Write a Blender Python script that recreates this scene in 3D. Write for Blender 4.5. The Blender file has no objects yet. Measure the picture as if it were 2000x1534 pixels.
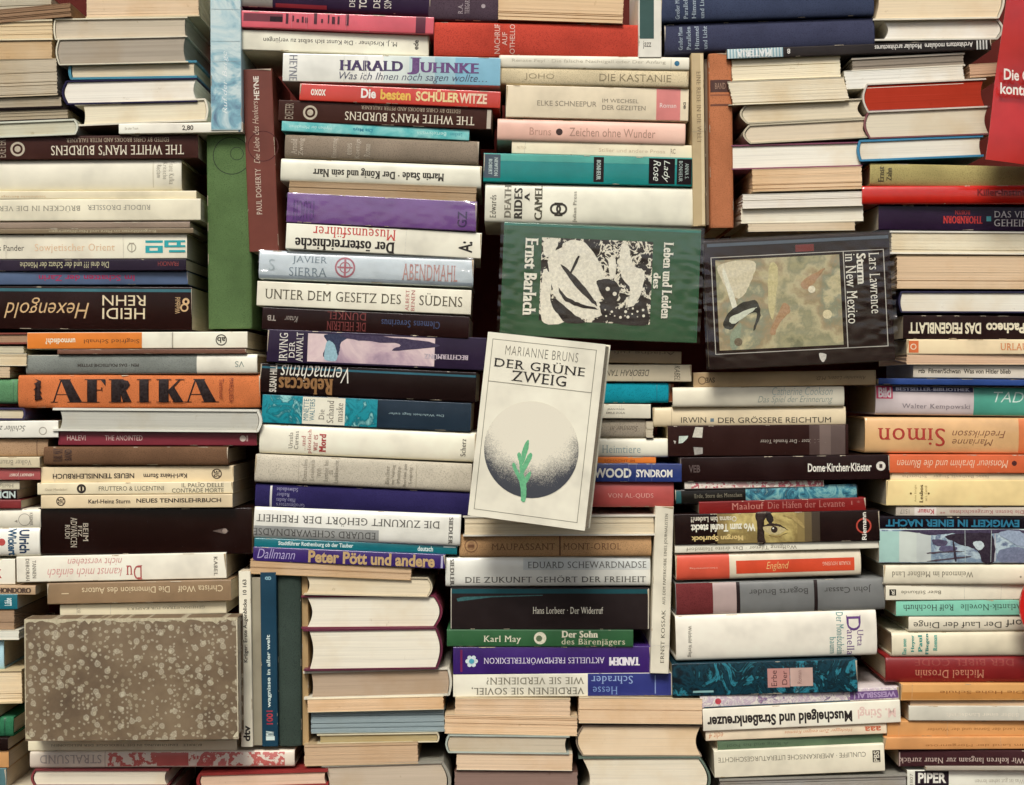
import bpy, bmesh, math, random
from mathutils import Vector, Matrix
random.seed(7)
R = math.radians
sc = bpy.context.scene
col = sc.collection

# ------------------------------------------------------------------ camera, sky, sun, exposure
CAM_D = 1.55                      # camera to the front plane of the books, metres
MM = 0.0005                       # one layout unit = half a millimetre on that plane
cam_d = bpy.data.cameras.new('camera')
cam = bpy.data.objects.new('camera', cam_d); col.objects.link(cam)
cam.location = (0, -CAM_D, 0); cam.rotation_euler = (R(90), 0, 0)
cam_d.sensor_width = 36; cam_d.lens = 36 * CAM_D / (2000 * MM)
cam_d.clip_start = 0.05; cam_d.clip_end = 100
sc.camera = cam
w = bpy.data.worlds.new('World'); sc.world = w; w.use_nodes = True
nt = w.node_tree; bg = nt.nodes['Background']
sky = nt.nodes.new('ShaderNodeTexSky'); sky.sky_type = 'NISHITA'; sky.sun_disc = False
SUN_EL, SUN_AZ = R(50), R(190)    # high, behind the photographer
sky.sun_elevation = SUN_EL; sky.sun_rotation = SUN_AZ
sky.air_density = 1.0; sky.dust_density = 4.0; sky.ozone_density = 1.0
nt.links.new(sky.outputs[0], bg.inputs[0]); bg.inputs[1].default_value = 0.05
sl = bpy.data.lights.new('sun', 'SUN'); sl.energy = 1.5; sl.angle = R(20); sl.color = (1, 0.975, 0.94)
sun = bpy.data.objects.new('sun', sl); col.objects.link(sun)
dv = Vector((math.sin(SUN_AZ) * math.cos(SUN_EL), math.cos(SUN_AZ) * math.cos(SUN_EL), math.sin(SUN_EL)))
sun.rotation_euler = (-dv).to_track_quat('-Z', 'Y').to_euler(); sun.location = dv * 5
sc.view_settings.view_transform = 'Standard'; sc.view_settings.look = 'None'
sc.view_settings.exposure = 1.02; sc.view_settings.gamma = 1.0; sc.view_settings.use_curve_mapping = False
sc.cycles.use_denoising = True
sc.cycles.max_bounces = 6

# ------------------------------------------------------------------ materials
def lin(h):
    h = h.lstrip('#'); o = []
    for i in (0, 2, 4):
        c = int(h[i:i + 2], 16) / 255
        o.append(c / 12.92 if c <= 0.04045 else ((c + 0.055) / 1.055) ** 2.4)
    return [o[0], o[1] * 1.02, o[2] * 1.02]
_m = {}
def nodes(name):
    m = bpy.data.materials.new(name); m.use_nodes = True
    return m, m.node_tree, m.node_tree.nodes['Principled BSDF']
def ramp(t, stops, mode='LINEAR'):
    r = t.nodes.new('ShaderNodeValToRGB'); r.color_ramp.interpolation = mode
    e = r.color_ramp.elements
    while len(e) < len(stops): e.new(0.5)
    for k, (p, c) in enumerate(stops): e[k].position = p; e[k].color = (*c, 1)
    return r
def noise(t, scale, vec=None, detail=4, rough=0.6, dist=0):
    n = t.nodes.new('ShaderNodeTexNoise'); n.inputs['Scale'].default_value = scale
    n.inputs['Detail'].default_value = detail; n.inputs['Roughness'].default_value = rough
    n.inputs['Distortion'].default_value = dist
    if vec is not None: t.links.new(vec, n.inputs['Vector'])
    return n
def coords(t, scale=(1, 1, 1)):
    """object coordinates, shifted per object so that no two books share their stains"""
    tc = t.nodes.new('ShaderNodeTexCoord'); oi = t.nodes.new('ShaderNodeObjectInfo')
    m = t.nodes.new('ShaderNodeVectorMath'); m.operation = 'MULTIPLY_ADD'
    t.links.new(tc.outputs['Object'], m.inputs[0]); m.inputs[1].default_value = scale
    k = t.nodes.new('ShaderNodeVectorMath'); k.operation = 'SCALE'; k.inputs[0].default_value = (37, 91, 53)
    t.links.new(oi.outputs['Random'], k.inputs['Scale']); t.links.new(k.outputs[0], m.inputs[2])
    return m.outputs[0]
def mix(t, a, b, fac, kind='MIX'):
    x = t.nodes.new('ShaderNodeMix'); x.data_type = 'RGBA'; x.blend_type = kind
    for v, s in ((a, 6), (b, 7), (fac, 0)):
        if hasattr(v, 'links') or hasattr(v, 'is_linked'): t.links.new(v, x.inputs[s])
        elif s == 0: x.inputs[0].default_value = v
        else: x.inputs[s].default_value = (*v, 1)
    return x.outputs[2]
def bump(t, b, h, strength, dist=0.0004):
    n = t.nodes.new('ShaderNodeBump'); n.inputs['Strength'].default_value = strength
    n.inputs['Distance'].default_value = dist
    t.links.new(h, n.inputs['Height']); t.links.new(n.outputs[0], b.inputs['Normal'])

def cover(h, fin='satin'):
    """printed paper, cloth or lacquered board in colour h, with handling marks"""
    key = ('c', h, fin)
    if key in _m: return _m[key]
    m, t, b = nodes('cover_' + fin + '_' + h.strip('#'))
    c = lin(h); v = coords(t)
    lum = sum(c) / 3
    n1 = noise(t, 22, v, 3); n2 = noise(t, 160, v, 5, .7)
    dk = [x * .82 for x in c]; lt = [min(.85, x * 1.12 + .003) for x in c]
    r1 = ramp(t, [(.3, dk), (.5, c), (.72, lt)]); t.links.new(n1.outputs[0], r1.inputs[0])
    # scuffs: paler worn specks on dark stock, yellowed ones on pale stock
    sc_c = [min(.7, x * .7 + .10) for x in c] if lum < .35 else [c[0] * .80, c[1] * .72, c[2] * .58]
    r2 = ramp(t, [(.66, (0, 0, 0)), (.80, (.28, .28, .28))]); t.links.new(n2.outputs[0], r2.inputs[0])
    o = mix(t, r1.outputs[0], sc_c, r2.outputs[0])
    if fin == 'cloth':
        wv = t.nodes.new('ShaderNodeTexNoise'); wv.inputs['Scale'].default_value = 1100; t.links.new(v, wv.inputs['Vector'])
        o = mix(t, o, [x * .55 for x in c], ramp_out(t, wv.outputs[0], .5, .75))
    t.links.new(o, b.inputs['Base Color'])
    b.inputs['Roughness'].default_value = {'satin': .42, 'gloss': .24, 'cloth': .8, 'matt': .62}[fin]
    b.inputs['Specular IOR Level'].default_value = {'satin': .2, 'gloss': .3, 'cloth': .06, 'matt': .12}[fin]
    if lum < .035: b.inputs['Specular IOR Level'].default_value *= .35      # matt black stock
    if fin in ('gloss', 'satin'):
        b.inputs['Coat Weight'].default_value = (.7 if fin == 'gloss' else .22) * (.25 if lum < .035 else 1); b.inputs['Coat Roughness'].default_value = .12 if fin == 'gloss' else .3
    bump(t, b, n2.outputs[0], .22 if fin != 'cloth' else .5)
    _m[key] = m; return m
def ramp_out(t, s, a, z):
    r = ramp(t, [(a, (0, 0, 0)), (z, (1, 1, 1))]); t.links.new(s, r.inputs[0]); return r.outputs[0]
def ink(h):
    key = ('i', h)
    if key in _m: return _m[key]
    m, t, b = nodes('ink_' + h.strip('#')); c = lin(h); v = coords(t)
    n = noise(t, 420, v, 3, .7)
    r = ramp(t, [(.35, [x * .85 for x in c]), (.7, [min(.85, x * 1.15 + .02) for x in c])]); t.links.new(n.outputs[0], r.inputs[0])
    t.links.new(r.outputs[0], b.inputs['Base Color']); b.inputs['Roughness'].default_value = .45
    b.inputs['Specular IOR Level'].default_value = .2
    _m[key] = m; return m
def pages(h):
    """the cut edges of a block of paper: fine layers, foxing, thumbed dark zones"""
    key = ('p', h)
    if key in _m: return _m[key]
    m, t, b = nodes('paper_' + h.strip('#')); c = lin(h); c = [c[0], c[1] * 1.03, c[2] * 1.12]; c = c if c[1] < .3 * c[0] else [x + .07 * (k - x) for x, k in zip(c, (.82, .78, .70))]
    v = coords(t, (6, 6, 900)); v2 = coords(t)
    n1 = noise(t, 1.0, v, 6, .75); n2 = noise(t, 14, v2, 4); n3 = noise(t, 90, v2, 4, .7)
    r1 = ramp(t, [(.28, [x * .66 for x in c]), (.42, [x * .93 for x in c]), (.55, c), (.75, [min(.85, x * 1.12 + .01) for x in c])]); t.links.new(n1.outputs[0], r1.inputs[0])
    st = [c[0] * .84, c[1] * .74, c[2] * .60]
    v3 = coords(t, (3, 3, 210)); n4 = noise(t, 1.0, v3, 3, .6)
    o = mix(t, r1.outputs[0], [x * .72 for x in c], ramp_out(t, n4.outputs[0], .56, .9))
    o = mix(t, o, st, ramp_out(t, n2.outputs[0], .48, .8))
    o = mix(t, o, [x * .7 for x in st], ramp_out(t, n3.outputs[0], .66, .8))
    t.links.new(o, b.inputs['Base Color']); b.inputs['Roughness'].default_value = .9
    b.inputs['Specular IOR Level'].default_value = .1
    bump(t, b, n1.outputs[0], .3, .0004)
    _m[key] = m; return m
PICS = {
 'alps': (['#6f97a6', '#a9c3c6', '#c6d3cf', '#7fa9b4', '#5b6f84', '#b9c8c9'], 22, 1.0),
 'teal': (['#0a4f5c', '#127884', '#1c8a94', '#0a6670', '#8fc4bd', '#17808a'], 60, 1.0),
 'deepteal': (['#0b1216', '#0f1d24', '#123a46', '#0d171c', '#2f7f8e', '#10222b', '#6fa6ac'], 48, 1.2),
 'floral': (['#8d7390', '#d9d2c6', '#b7a0ae', '#e4dccb', '#70597e', '#c9a5a8'], 110, 1.0),
 'woodcut': (['#1d1412', '#1d1412', '#1d1412', '#ded6bf', '#1d1412', '#1d1412', '#e2dac4'], 70, 1.2),
 'painting': (['#77775a', '#a39c76', '#8d8a6a', '#b9ad86', '#9c8a68', '#86886e', '#c2b58c', '#989270'], 20, .1),
 'trees': (['#8fa9b4', '#c4cfcc', '#9fb3b8', '#6d7f92', '#b4c4c6', '#54607a', '#a9bcc0'], 30, .4),
 'waves': (['#2c5f74', '#7fb0ab', '#3f7f8e', '#1f3f52', '#9cc0b4'], 65, 2.0),
 'dusk': (['#c9aeb0', '#d9c2bd', '#b79da4', '#8a7486', '#cfb6b4'], 16, .6),
 'face': (['#6d5a34', '#b09a5e', '#c4b06e', '#8a7646', '#75613a', '#bca868'], 16, .2),
 'redfigures': (['#d9cbba', '#bb625a', '#d9cbba', '#c0706a', '#d6c4b2', '#b45a54'], 48, .2),
 'glyphs': (['#c9a29a', '#e2d6c6', '#b9656a', '#e6dccb', '#6b5560'], 120, .2),
 'turq': (['#3f9c9e', '#63b7b4', '#8fcac3', '#3a9499'], 40, .6),
}
def pic(k):
    key = ('n', k)
    if key in _m: return _m[key]
    cs, s, d = PICS[k]
    m, t, b = nodes('print_' + k); v = coords(t)
    n = noise(t, s, v, 7, .62, d); st = len(cs)
    hard = k in ('woodcut', 'redfigures', 'glyphs')
    r = ramp(t, [(.30 + .42 * i / max(1, st - 1), lin(c)) for i, c in enumerate(cs)], 'CONSTANT' if hard else 'LINEAR')
    t.links.new(n.outputs[0], r.inputs[0]); t.links.new(r.outputs[0], b.inputs['Base Color'])
    b.inputs['Roughness'].default_value = .38; b.inputs['Specular IOR Level'].default_value = .25
    _m[key] = m; return m
def marbled():
    if 'marb' in _m: return _m['marb']
    m, t, b = nodes('cover_speckled_paper'); v = coords(t)
    n = noise(t, 18, v, 5, .65); base = ramp(t, [(.3, lin('#544330')), (.5, lin('#6d5a42')), (.72, lin('#7d6a50'))]); t.links.new(n.outputs[0], base.inputs[0])
    o = base.outputs[0]
    for s, thr, colr, keep in ((82, .22, '#cdc4a8', .55), (150, .25, '#bdb292', .62), (240, .24, '#cdc4a8', .66), (52, .14, '#cdc4a8', .6)):
        vw = noise(t, 160, v, 2); wv = t.nodes.new('ShaderNodeVectorMath'); wv.operation = 'MULTIPLY_ADD'
        t.links.new(vw.outputs[1], wv.inputs[0]); wv.inputs[1].default_value = (.003,) * 3; t.links.new(v, wv.inputs[2])
        sx = t.nodes.new('ShaderNodeSeparateXYZ'); cx = t.nodes.new('ShaderNodeCombineXYZ'); t.links.new(wv.outputs[0], sx.inputs[0]); t.links.new(sx.outputs[0], cx.inputs[0]); t.links.new(sx.outputs[2], cx.inputs[1])
        vo = t.nodes.new('ShaderNodeTexVoronoi'); vo.voronoi_dimensions = '2D'; vo.inputs['Scale'].default_value = s; t.links.new(cx.outputs[0], vo.inputs['Vector'])
        d = ramp(t, [(0, (.5,) * 3), (thr * .55, (.25,) * 3), (thr * .8, (.5,) * 3), (thr, (.25,) * 3), (thr * 1.2, (0,) * 3)]); t.links.new(vo.outputs['Distance'], d.inputs[0])
        sp = t.nodes.new('ShaderNodeSeparateColor'); t.links.new(vo.outputs['Color'], sp.inputs[0])
        g = t.nodes.new('ShaderNodeMath'); g.operation = 'GREATER_THAN'; t.links.new(sp.outputs[0], g.inputs[0]); g.inputs[1].default_value = keep
        mu = t.nodes.new('ShaderNodeMath'); mu.operation = 'MULTIPLY'; t.links.new(d.outputs[0], mu.inputs[0]); t.links.new(g.outputs[0], mu.inputs[1])
        o = mix(t, o, lin(colr), mu.outputs[0])
    t.links.new(o, b.inputs['Base Color']); b.inputs['Roughness'].default_value = .6
    bump(t, b, n.outputs[0], .2); _m['marb'] = m; return m
def stipple(cx, cz, r):
    """sprayed ink ball: dots get denser away from its upper middle"""
    m, t, b = nodes('print_stippled_ball')
    tc = t.nodes.new('ShaderNodeTexCoord')
    d = t.nodes.new('ShaderNodeVectorMath'); d.operation = 'DISTANCE'
    sx = t.nodes.new('ShaderNodeVectorMath'); sx.operation = 'MULTIPLY'; sx.inputs[1].default_value = (1, 0, 1)
    t.links.new(tc.outputs['Object'], sx.inputs[0]); t.links.new(sx.outputs[0], d.inputs[0]); d.inputs[1].default_value = (cx - .05 * r, 0, cz + .62 * r)
    n0 = noise(t, 60, tc.outputs['Object'], 3)
    a = t.nodes.new('ShaderNodeMath'); a.operation = 'MULTIPLY_ADD'; t.links.new(n0.outputs[0], a.inputs[0]); a.inputs[1].default_value = r * .35; t.links.new(d.outputs['Value'], a.inputs[2])
    dn = t.nodes.new('ShaderNodeMapRange'); t.links.new(a.outputs[0], dn.inputs[0])
    for k, x in ((1, .95 * r), (2, 1.72 * r), (3, .02), (4, .92)): dn.inputs[k].default_value = x
    n = noise(t, 1100, tc.outputs['Object'], 3, .7)
    s = t.nodes.new('ShaderNodeMath'); s.operation = 'SUBTRACT'; t.links.new(dn.outputs[0], s.inputs[0])
    inv = t.nodes.new('ShaderNodeMath'); inv.operation = 'SUBTRACT'; inv.inputs[0].default_value = .86; t.links.new(n.outputs[0], inv.inputs[1]); t.links.new(inv.outputs[0], s.inputs[1])
    f = t.nodes.new('ShaderNodeMapRange'); t.links.new(s.outputs[0], f.inputs[0])
    for k, x in ((1, -.20), (2, .30), (3, 0), (4, 1)): f.inputs[k].default_value = x
    o = mix(t, lin('#e0d8c2'), lin('#3c3e44'), f.outputs[0])
    t.links.new(o, b.inputs['Base Color']); b.inputs['Roughness'].default_value = .45
    return m

# ------------------------------------------------------------------ lettering (built-in outline font, cut to serif / bold / italic)
_txt = {}
def glyphs(s, style):
    key = (s, style)
    if key in _txt: return _txt[key]
    cu = bpy.data.curves.new('lettering', 'FONT'); cu.body = s; cu.resolution_u = 3; cu.fill_mode = 'FRONT'
    off = {'sans': 0.0, 'bold': .022, 'thin': -.014, 'serif': -.010, 'sbold': .0, 'ital': -.006, 'black': .035, 'fat': .0}[style]
    cu.offset = off
    if style == 'ital': cu.shear = .3
    if style in ('thin',): cu.space_character = 1.12
    if style in ('serif', 'sbold'): cu.space_character = 1.10
    ob = bpy.data.objects.new('lettering', cu)
    me = bpy.data.meshes.new_from_object(ob)
    V = [(v.co.x, v.co.y) for v in me.vertices]; F = [tuple(p.vertices) for p in me.polygons]; Z = [0] * len(V)
    if style in ('serif', 'sbold', 'fat'):
        cnt = {}
        for f in F:
            for i in range(len(f)):
                e = (f[i], f[(i + 1) % len(f)]); k = tuple(sorted(e)); cnt[k] = cnt.get(k, 0) + 1
        bars = []
        for (a, b), n in cnt.items():
            if n != 1: continue
            (x0, y0), (x1, y1) = V[a], V[b]
            if abs(y0 - y1) > 2e-3: continue
            if x0 > x1: x0, x1 = x1, x0
            ln = x1 - x0
            if not .045 < ln < .8: continue
            g = .065
            top = y0 > .25
            if ln < .17: bars.append((x0 - g, x1 + g, y0, top))
            elif ln > .2 and (abs(y0) < .05 or y0 > .6): bars.append((x0 - g, x0 + .05, y0, top))
        V0, F0 = list(V), list(F)
        ly = 0
        V, F, Z = [], [], []
        for dx in {'serif': (-.016, .016), 'sbold': (-.05, -.02, .02, .05), 'fat': (-.09, -.05, 0, .05, .09)}[style]:
            k = len(V); ly += 1; Z += [ly] * len(V0)
            V += [(x + dx, y) for x, y in V0]; F += [tuple(i + k for i in f) for f in F0]
        h = .034 if style == 'serif' else .045
        for x0, x1, y, top in bars:
            k = len(V); ya, yb = (y - h, y + .004) if top else (y - .004, y + h)
            e = .03 if style != 'serif' else 0
            V += [(x0 - e, ya), (x1 + e, ya), (x1 + e, yb), (x0 - e, yb)]; F.append((k, k + 1, k + 2, k + 3)); Z += [ly + 1 + (k // 4) % 3] * 4
    bpy.data.objects.remove(ob); bpy.data.curves.remove(cu); bpy.data.meshes.remove(me)
    if not V: V, F, Z = [(0, 0), (1, 0), (1, 1)], [], [0] * 3
    xs = [p[0] for p in V]; ys = [p[1] for p in V]
    x0, x1, y0, y1 = min(xs), max(xs), min(ys), max(ys)
    V = [((x - x0) / max(1e-6, x1 - x0), (y - y0) / max(1e-6, y1 - y0), z) for (x, y), z in zip(V, Z)]
    _txt[key] = (V, F); return _txt[key]

# ------------------------------------------------------------------ mesh building
class Mesh:
    def __init__(s): s.v = []; s.f = []; s.m = []; s.mats = []
    def mi(s, m):
        if m not in s.mats: s.mats.append(m)
        return s.mats.index(m)
    def add(s, V, F, m):
        k = len(s.v); s.v += V; i = s.mi(m)
        for f in F: s.f.append(tuple(a + k for a in f)); s.m.append(i)
    def build(s, name, parent, sharp=38):
        me = bpy.data.meshes.new(name); me.from_pydata(s.v, [], s.f); me.update()
        for m in s.mats: me.materials.append(m)
        me.polygons.foreach_set('material_index', s.m)
        me.polygons.foreach_set('use_smooth', [True] * len(s.f))
        me.set_sharp_from_angle(angle=R(sharp))
        o = bpy.data.objects.new(name, me); col.objects.link(o)
        if parent: o.parent = parent
        return o
def empty(name, loc, ry=0, rz=0, rx=0):
    o = bpy.data.objects.new(name, None); col.objects.link(o); o.location = loc; o.rotation_euler = (rx, ry, rz)
    o.empty_display_size = .02; return o
def extrude(sec, ax0, ax1, axis):
    """closed polygon sec swept from ax0 to ax1; axis 'x': sec = (y, z), axis 'y': sec = (x, z)"""
    n = len(sec)
    P = (lambda a, p: (a, p[0], p[1])) if axis == 'x' else (lambda a, p: (p[0], a, p[1]))
    V = [P(ax0, p) for p in sec] + [P(ax1, p) for p in sec]
    F = [(i, (i + 1) % n, n + (i + 1) % n, n + i) for i in range(n)] + [tuple(range(n)), tuple(range(2 * n - 1, n - 1, -1))]
    return V, F
def strip(out, inn, xs, m, M, insets=None):
    """open path out/inn (y,z lists of equal length) swept along x through stations xs -> a bent sheet with thickness"""
    n = len(out); V = []; F = []
    for k, x in enumerate(xs):
        dy, dz, cz = insets[k] if insets else (0, 0, 0)
        for (y, z) in out:
            V.append((x, y + dy, z + (dz if z < cz else -dz)))
        for (y, z) in inn: V.append((x, y, z))
    for k in range(len(xs) - 1):
        a, b = k * 2 * n, (k + 1) * 2 * n
        for i in range(n - 1):
            F.append((a + i, a + i + 1, b + i + 1, b + i)); F.append((a + n + i + 1, a + n + i, b + n + i, b + n + i + 1))
        F.append((a, b, b + n, a + n)); F.append((a + n - 1, a + 2 * n - 1, b + 2 * n - 1, b + n - 1))
    for a, fl in ((0, 0), ((len(xs) - 1) * 2 * n, 1)):
        for i in range(n - 1):
            q = (a + i, a + n + i, a + n + i + 1, a + i + 1); F.append(q if not fl else q[::-1])
    M.add(V, F, m)

GROUP_S = 'books with their spines showing'
GROUP_E = 'books with their page edges showing'
def world(px, py, y):
    s = (CAM_D + y) / CAM_D * MM
    return Vector(((px - 1000) * s, y, (767 - py) * s)), s

def deco(M, D, A, ang, L, T, s, yf, brk, lift=.0):
    """prints on the face of a book; u is a place along the book, v a share of its thickness"""
    ca, sa = math.cos(ang), math.sin(ang)
    vert = abs(sa) > .7
    U = (lambda u: (u - A[1]) / sa) if vert else (lambda u: (u - A[0]) / ca)
    lv = .00010 + lift
    for i, d in enumerate(D):
        k = d[0]; up = lv + .00003 * i
        def follow(pts, F, m):
            """lay a flat print on the curved face: cut it where the face bends"""
            lo, hi = min(p[1] for p in pts), max(p[1] for p in pts)
            cuts = [b for b in brk if lo + .2 < b < hi - .2]
            if cuts:
                bm = bmesh.new(); vv = [bm.verts.new((a, z, b)) for a, b, z in pts]
                for q in F:
                    try: bm.faces.new([vv[j] for j in q])
                    except ValueError: pass
                bmesh.ops.triangulate(bm, faces=[q for q in bm.faces if len(q.verts) > 4])
                for b in cuts:
                    bmesh.ops.bisect_plane(bm, geom=bm.verts[:] + bm.edges[:] + bm.faces[:], plane_co=(0, 0, b), plane_no=(0, 0, 1))
                bm.verts.index_update(); pts = [(q.co.x, q.co.z, q.co.y) for q in bm.verts]
                F = [tuple(q.index for q in fc.verts) for fc in bm.faces]; bm.free()
            M.add([(x, y - .000012 * p[2], z) for (x, y, z), p in zip(put([p[0] for p in pts], [p[1] for p in pts]), pts)], F, m)
        def put(us, vs): return [(u * s, yf(v) - up, -v * s) for u, v in zip(us, vs)]
        if k == 'b':
            rj = random.Random(i * 31 + 5); P0 = [(U(a), b * T) for a, b in d[1]]; n0 = len(P0); pts = []; big = max(p[0] for p in P0) - min(p[0] for p in P0)
            for q in range(n0):
                p = [P0[(q + o) % n0] for o in (-1, 0, 1, 2)]
                for w_ in range(6):
                    h = w_ / 6; j = min(1.1, big * .03)
                    pts.append(tuple(.5 * (2 * p[1][c] + (p[2][c] - p[0][c]) * h + (2 * p[0][c] - 5 * p[1][c] + 4 * p[2][c] - p[3][c]) * h * h + (3 * p[1][c] - p[0][c] - 3 * p[2][c] + p[3][c]) * h ** 3) + rj.uniform(-j, j) for c in (0, 1)))
            k = 'g'; d = ('g', None, d[2])
            follow([(a, b, 0) for a, b in pts], [tuple(range(len(pts)))], ink(d[2])); continue
        if k in 'rn':
            u0, u1, v0, v1 = U(d[1]), U(d[2]), d[3] * T, d[4] * T
            u0, u1 = max(u0, .3), min(u1, L - .3); v0, v1 = max(v0, .015 * T), min(v1, .985 * T)
            vs = [v0] + [b for b in brk if v0 < b < v1] + [v1]
            V = []; F = []
            for j, v in enumerate(vs): V += put((u0, u1), (v, v))
            for j in range(len(vs) - 1): F.append((2 * j, 2 * j + 2, 2 * j + 3, 2 * j + 1))
            M.add(V, F, (cover(d[5], d[6] if len(d) > 6 else 'satin') if k == 'r' else pic(d[5])))
        elif k in 'odg':
            if k == 'g':
                pts = [(U(a), b * T) for a, b in d[1]]; m = ink(d[2]); F = [tuple(range(len(pts)))]
            elif k == 'o':
                uc, vc, r = U(d[1]), d[2] * T, d[3]; m = d[4] if not isinstance(d[4], str) else ink(d[4])
                pts = [(uc + r * math.cos(q * math.pi / 24), vc - r * math.sin(q * math.pi / 24)) for q in range(48)]; F = [tuple(range(48))]
            else:
                uc, vc, r, r2 = U(d[1]), d[2] * T, d[3], d[4]; m = ink(d[5])
                pts = [(uc + q * math.cos(g * math.pi / 20), vc - q * math.sin(g * math.pi / 20)) for q in (r, r2) for g in range(40)]
                F = [(g, (g + 1) % 40, 40 + (g + 1) % 40, 40 + g) for g in range(40)]
            follow([(a, b, 0) for a, b in pts], F, m)
        elif k == 't':
            _, txt, u0, u1, v0, v1, colr, style, rot = d
            u0, u1, v0, v1 = U(u0), U(u1), v0 * T, v1 * T
            V, F = glyphs(txt, style)
            if not F: continue
            f = {0: lambda x, y: (x, 1 - y), 180: lambda x, y: (1 - x, y), 90: lambda x, y: (1 - y, 1 - x), 270: lambda x, y: (y, x)}[rot]
            follow([(u0 + f(x, y)[0] * (u1 - u0), v0 + f(x, y)[1] * (v1 - v0), z) for x, y, z in V], F, ink(colr))

def frame(ax, ay, bx, by, y, name, yaw=0, pitch=0):
    ang = math.atan2(by - ay, bx - ax); L = math.hypot(bx - ax, by - ay)
    p, s = world(ax, ay, y)
    return empty(name, p, ang, yaw), ang, L, s
def tag(o, label, cat='book', group=None, kind=None):
    o['label'] = label; o['category'] = cat
    if group: o['group'] = group
    if kind: o['kind'] = kind

def wear(ax, ay, bx, by, L, T, colr, hard):
    """rubbed edges and reading creases, each with a shape of its own"""
    c = lin(colr); dark = sum(c) / 3 < .3; D = []; rnd = random.Random(int(ax * 7 + ay * 13 + T))
    w = '#b9ab92' if dark else '#a58d68'
    vert = abs(by - ay) > abs(bx - ax); p0, p1 = (ay, by) if vert else (ax, bx)
    for k in range(rnd.randint(3, 9) if dark else rnd.randint(1, 4)):
        u = rnd.uniform(p0 + 3, p1 - 30); ln = rnd.uniform(3, 22); h = rnd.uniform(.5, 1.7) / T; top = rnd.random() < .6
        n = 5; a = [(u + ln * i / n, (.01 if top else .99)) for i in range(n + 1)]
        b = [(u + ln * i / n, (.012 + h * rnd.uniform(.2, 1)) if top else (.988 - h * rnd.uniform(.2, 1))) for i in range(n, -1, -1)]
        D.append(('g', a + b, w))
    if rnd.random() < .55:
        e, sg = (p0 + .6, 1) if rnd.random() < .5 else (p1 - .6, -1)
        D.append(('g', [(e, .03), (e + sg * rnd.uniform(1, 4), .04), (e + sg * rnd.uniform(.6, 2), .3), (e + sg * rnd.uniform(.3, 1), .6), (e, .7)], w))
    if not hard and T > 22 and sum(c) / 3 > .06 and rnd.random() < .45:
        for k in range(rnd.randint(1, 3)):
            u = rnd.uniform(p0 + 20, p1 - 20); q = rnd.uniform(-2, 2)
            D.append(('g', [(u, .03), (u + .9, .03), (u + .9 + q, .97), (u + q, .97)], '#' + ''.join('%02x' % int(.72 * int(colr[q:q + 2], 16) + .28 * (150 if not dark else 190)) for q in (1, 3, 5))))
    return D
def spine(ax, ay, bx, by, T, colr, label, D=(), kind='p', fin=None, y=None, W=None, pg='#cdbb98', plabel=None, grp=True, edge=None):
    """a book lying or standing with its spine outwards. kind h: rounded hard cover, p: square paper cover"""
    hard = kind == 'h'
    if y is None: y = random.uniform(0, .007)
    if W is None: W = random.uniform(.115, .135)
    root, ang, L, s = frame(ax, ay, bx, by, y, 'hardcover_book' if hard else 'paperback_book', R(random.uniform(-1.1, 1.1)) if abs(bx - ax) > abs(by - ay) else 0)
    fin = fin or ('satin')
    t = (3.6 if hard else .9) * s           # board thickness
    B = min(.16 * T, 8) * s if hard else min(1.3, .08 * T) * s
    N = 14
    if hard:
        p = random.uniform(2.0, 2.6); vs = [T * (.5 - .5 * math.cos(math.pi * i / N)) for i in range(N + 1)]
    else:
        p = 1; e = min(2.2, .12 * T); vs = [0, e * .12, e * .45, e, T - e, T - e * .45, T - e * .12, T]
    def yf(v):
        v = min(max(v, 0), T)
        if hard: return B * (1 - max(0., 1 - abs(2 * v / T - 1) ** p) ** (1 / p))
        e = min(2.2, .12 * T); d = min(v, T - v)
        if d >= e: return 0.0
        q = 1 - d / e; return B * (1 - math.sqrt(max(0, 1 - q * q)))
    tz = t * 1.0
    out = [(W, 0)] + [(yf(v), -v * s) for v in vs] + [(W, -T * s)]
    inn = [(W, -tz)] + [(max(yf(v) + t, B * .3 + t), -min(max(v * s, tz), T * s - tz)) for v in vs] + [(W, -T * s + tz)]
    M = Mesh(); Lm = L * s; e = (1.6 if hard else .5) * s
    xs = [0, e, 3 * e, Lm - 3 * e, Lm - e, Lm]; q = (.9 if hard else .15) * s
    ins = [(q, q * .6, -T * s / 2), (q * .25, q * .12, -T * s / 2), (0, 0, 0), (0, 0, 0), (q * .25, q * .12, -T * s / 2), (q, q * .6, -T * s / 2)]
    strip(out, inn, xs, cover(colr, fin), M, ins)
    D = list(D) + wear(ax, ay, bx, by, L, T, colr, hard)
    deco(M, D, (ax, ay), ang, L, T, s, yf, vs[1:-1])
    M.build('cover', root)
    P = Mesh(); i = (5 if hard else .6) * s
    zs = [-tz - .2 * s - (T * s - 2 * tz - .4 * s) * k / 6 for k in range(7)]
    V, F = extrude([(t + B + .001, zs[0]), (W - (.003 if hard else .0004), zs[0]), (W - (.003 if hard else .0004), zs[-1]), (t + B + .001, zs[-1])], i, Lm - i, 'x')
    P.add(V, F, pages(pg)); P.build('page_block', root)
    tag(root, label, 'book', GROUP_S if grp else None)
    return root

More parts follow.
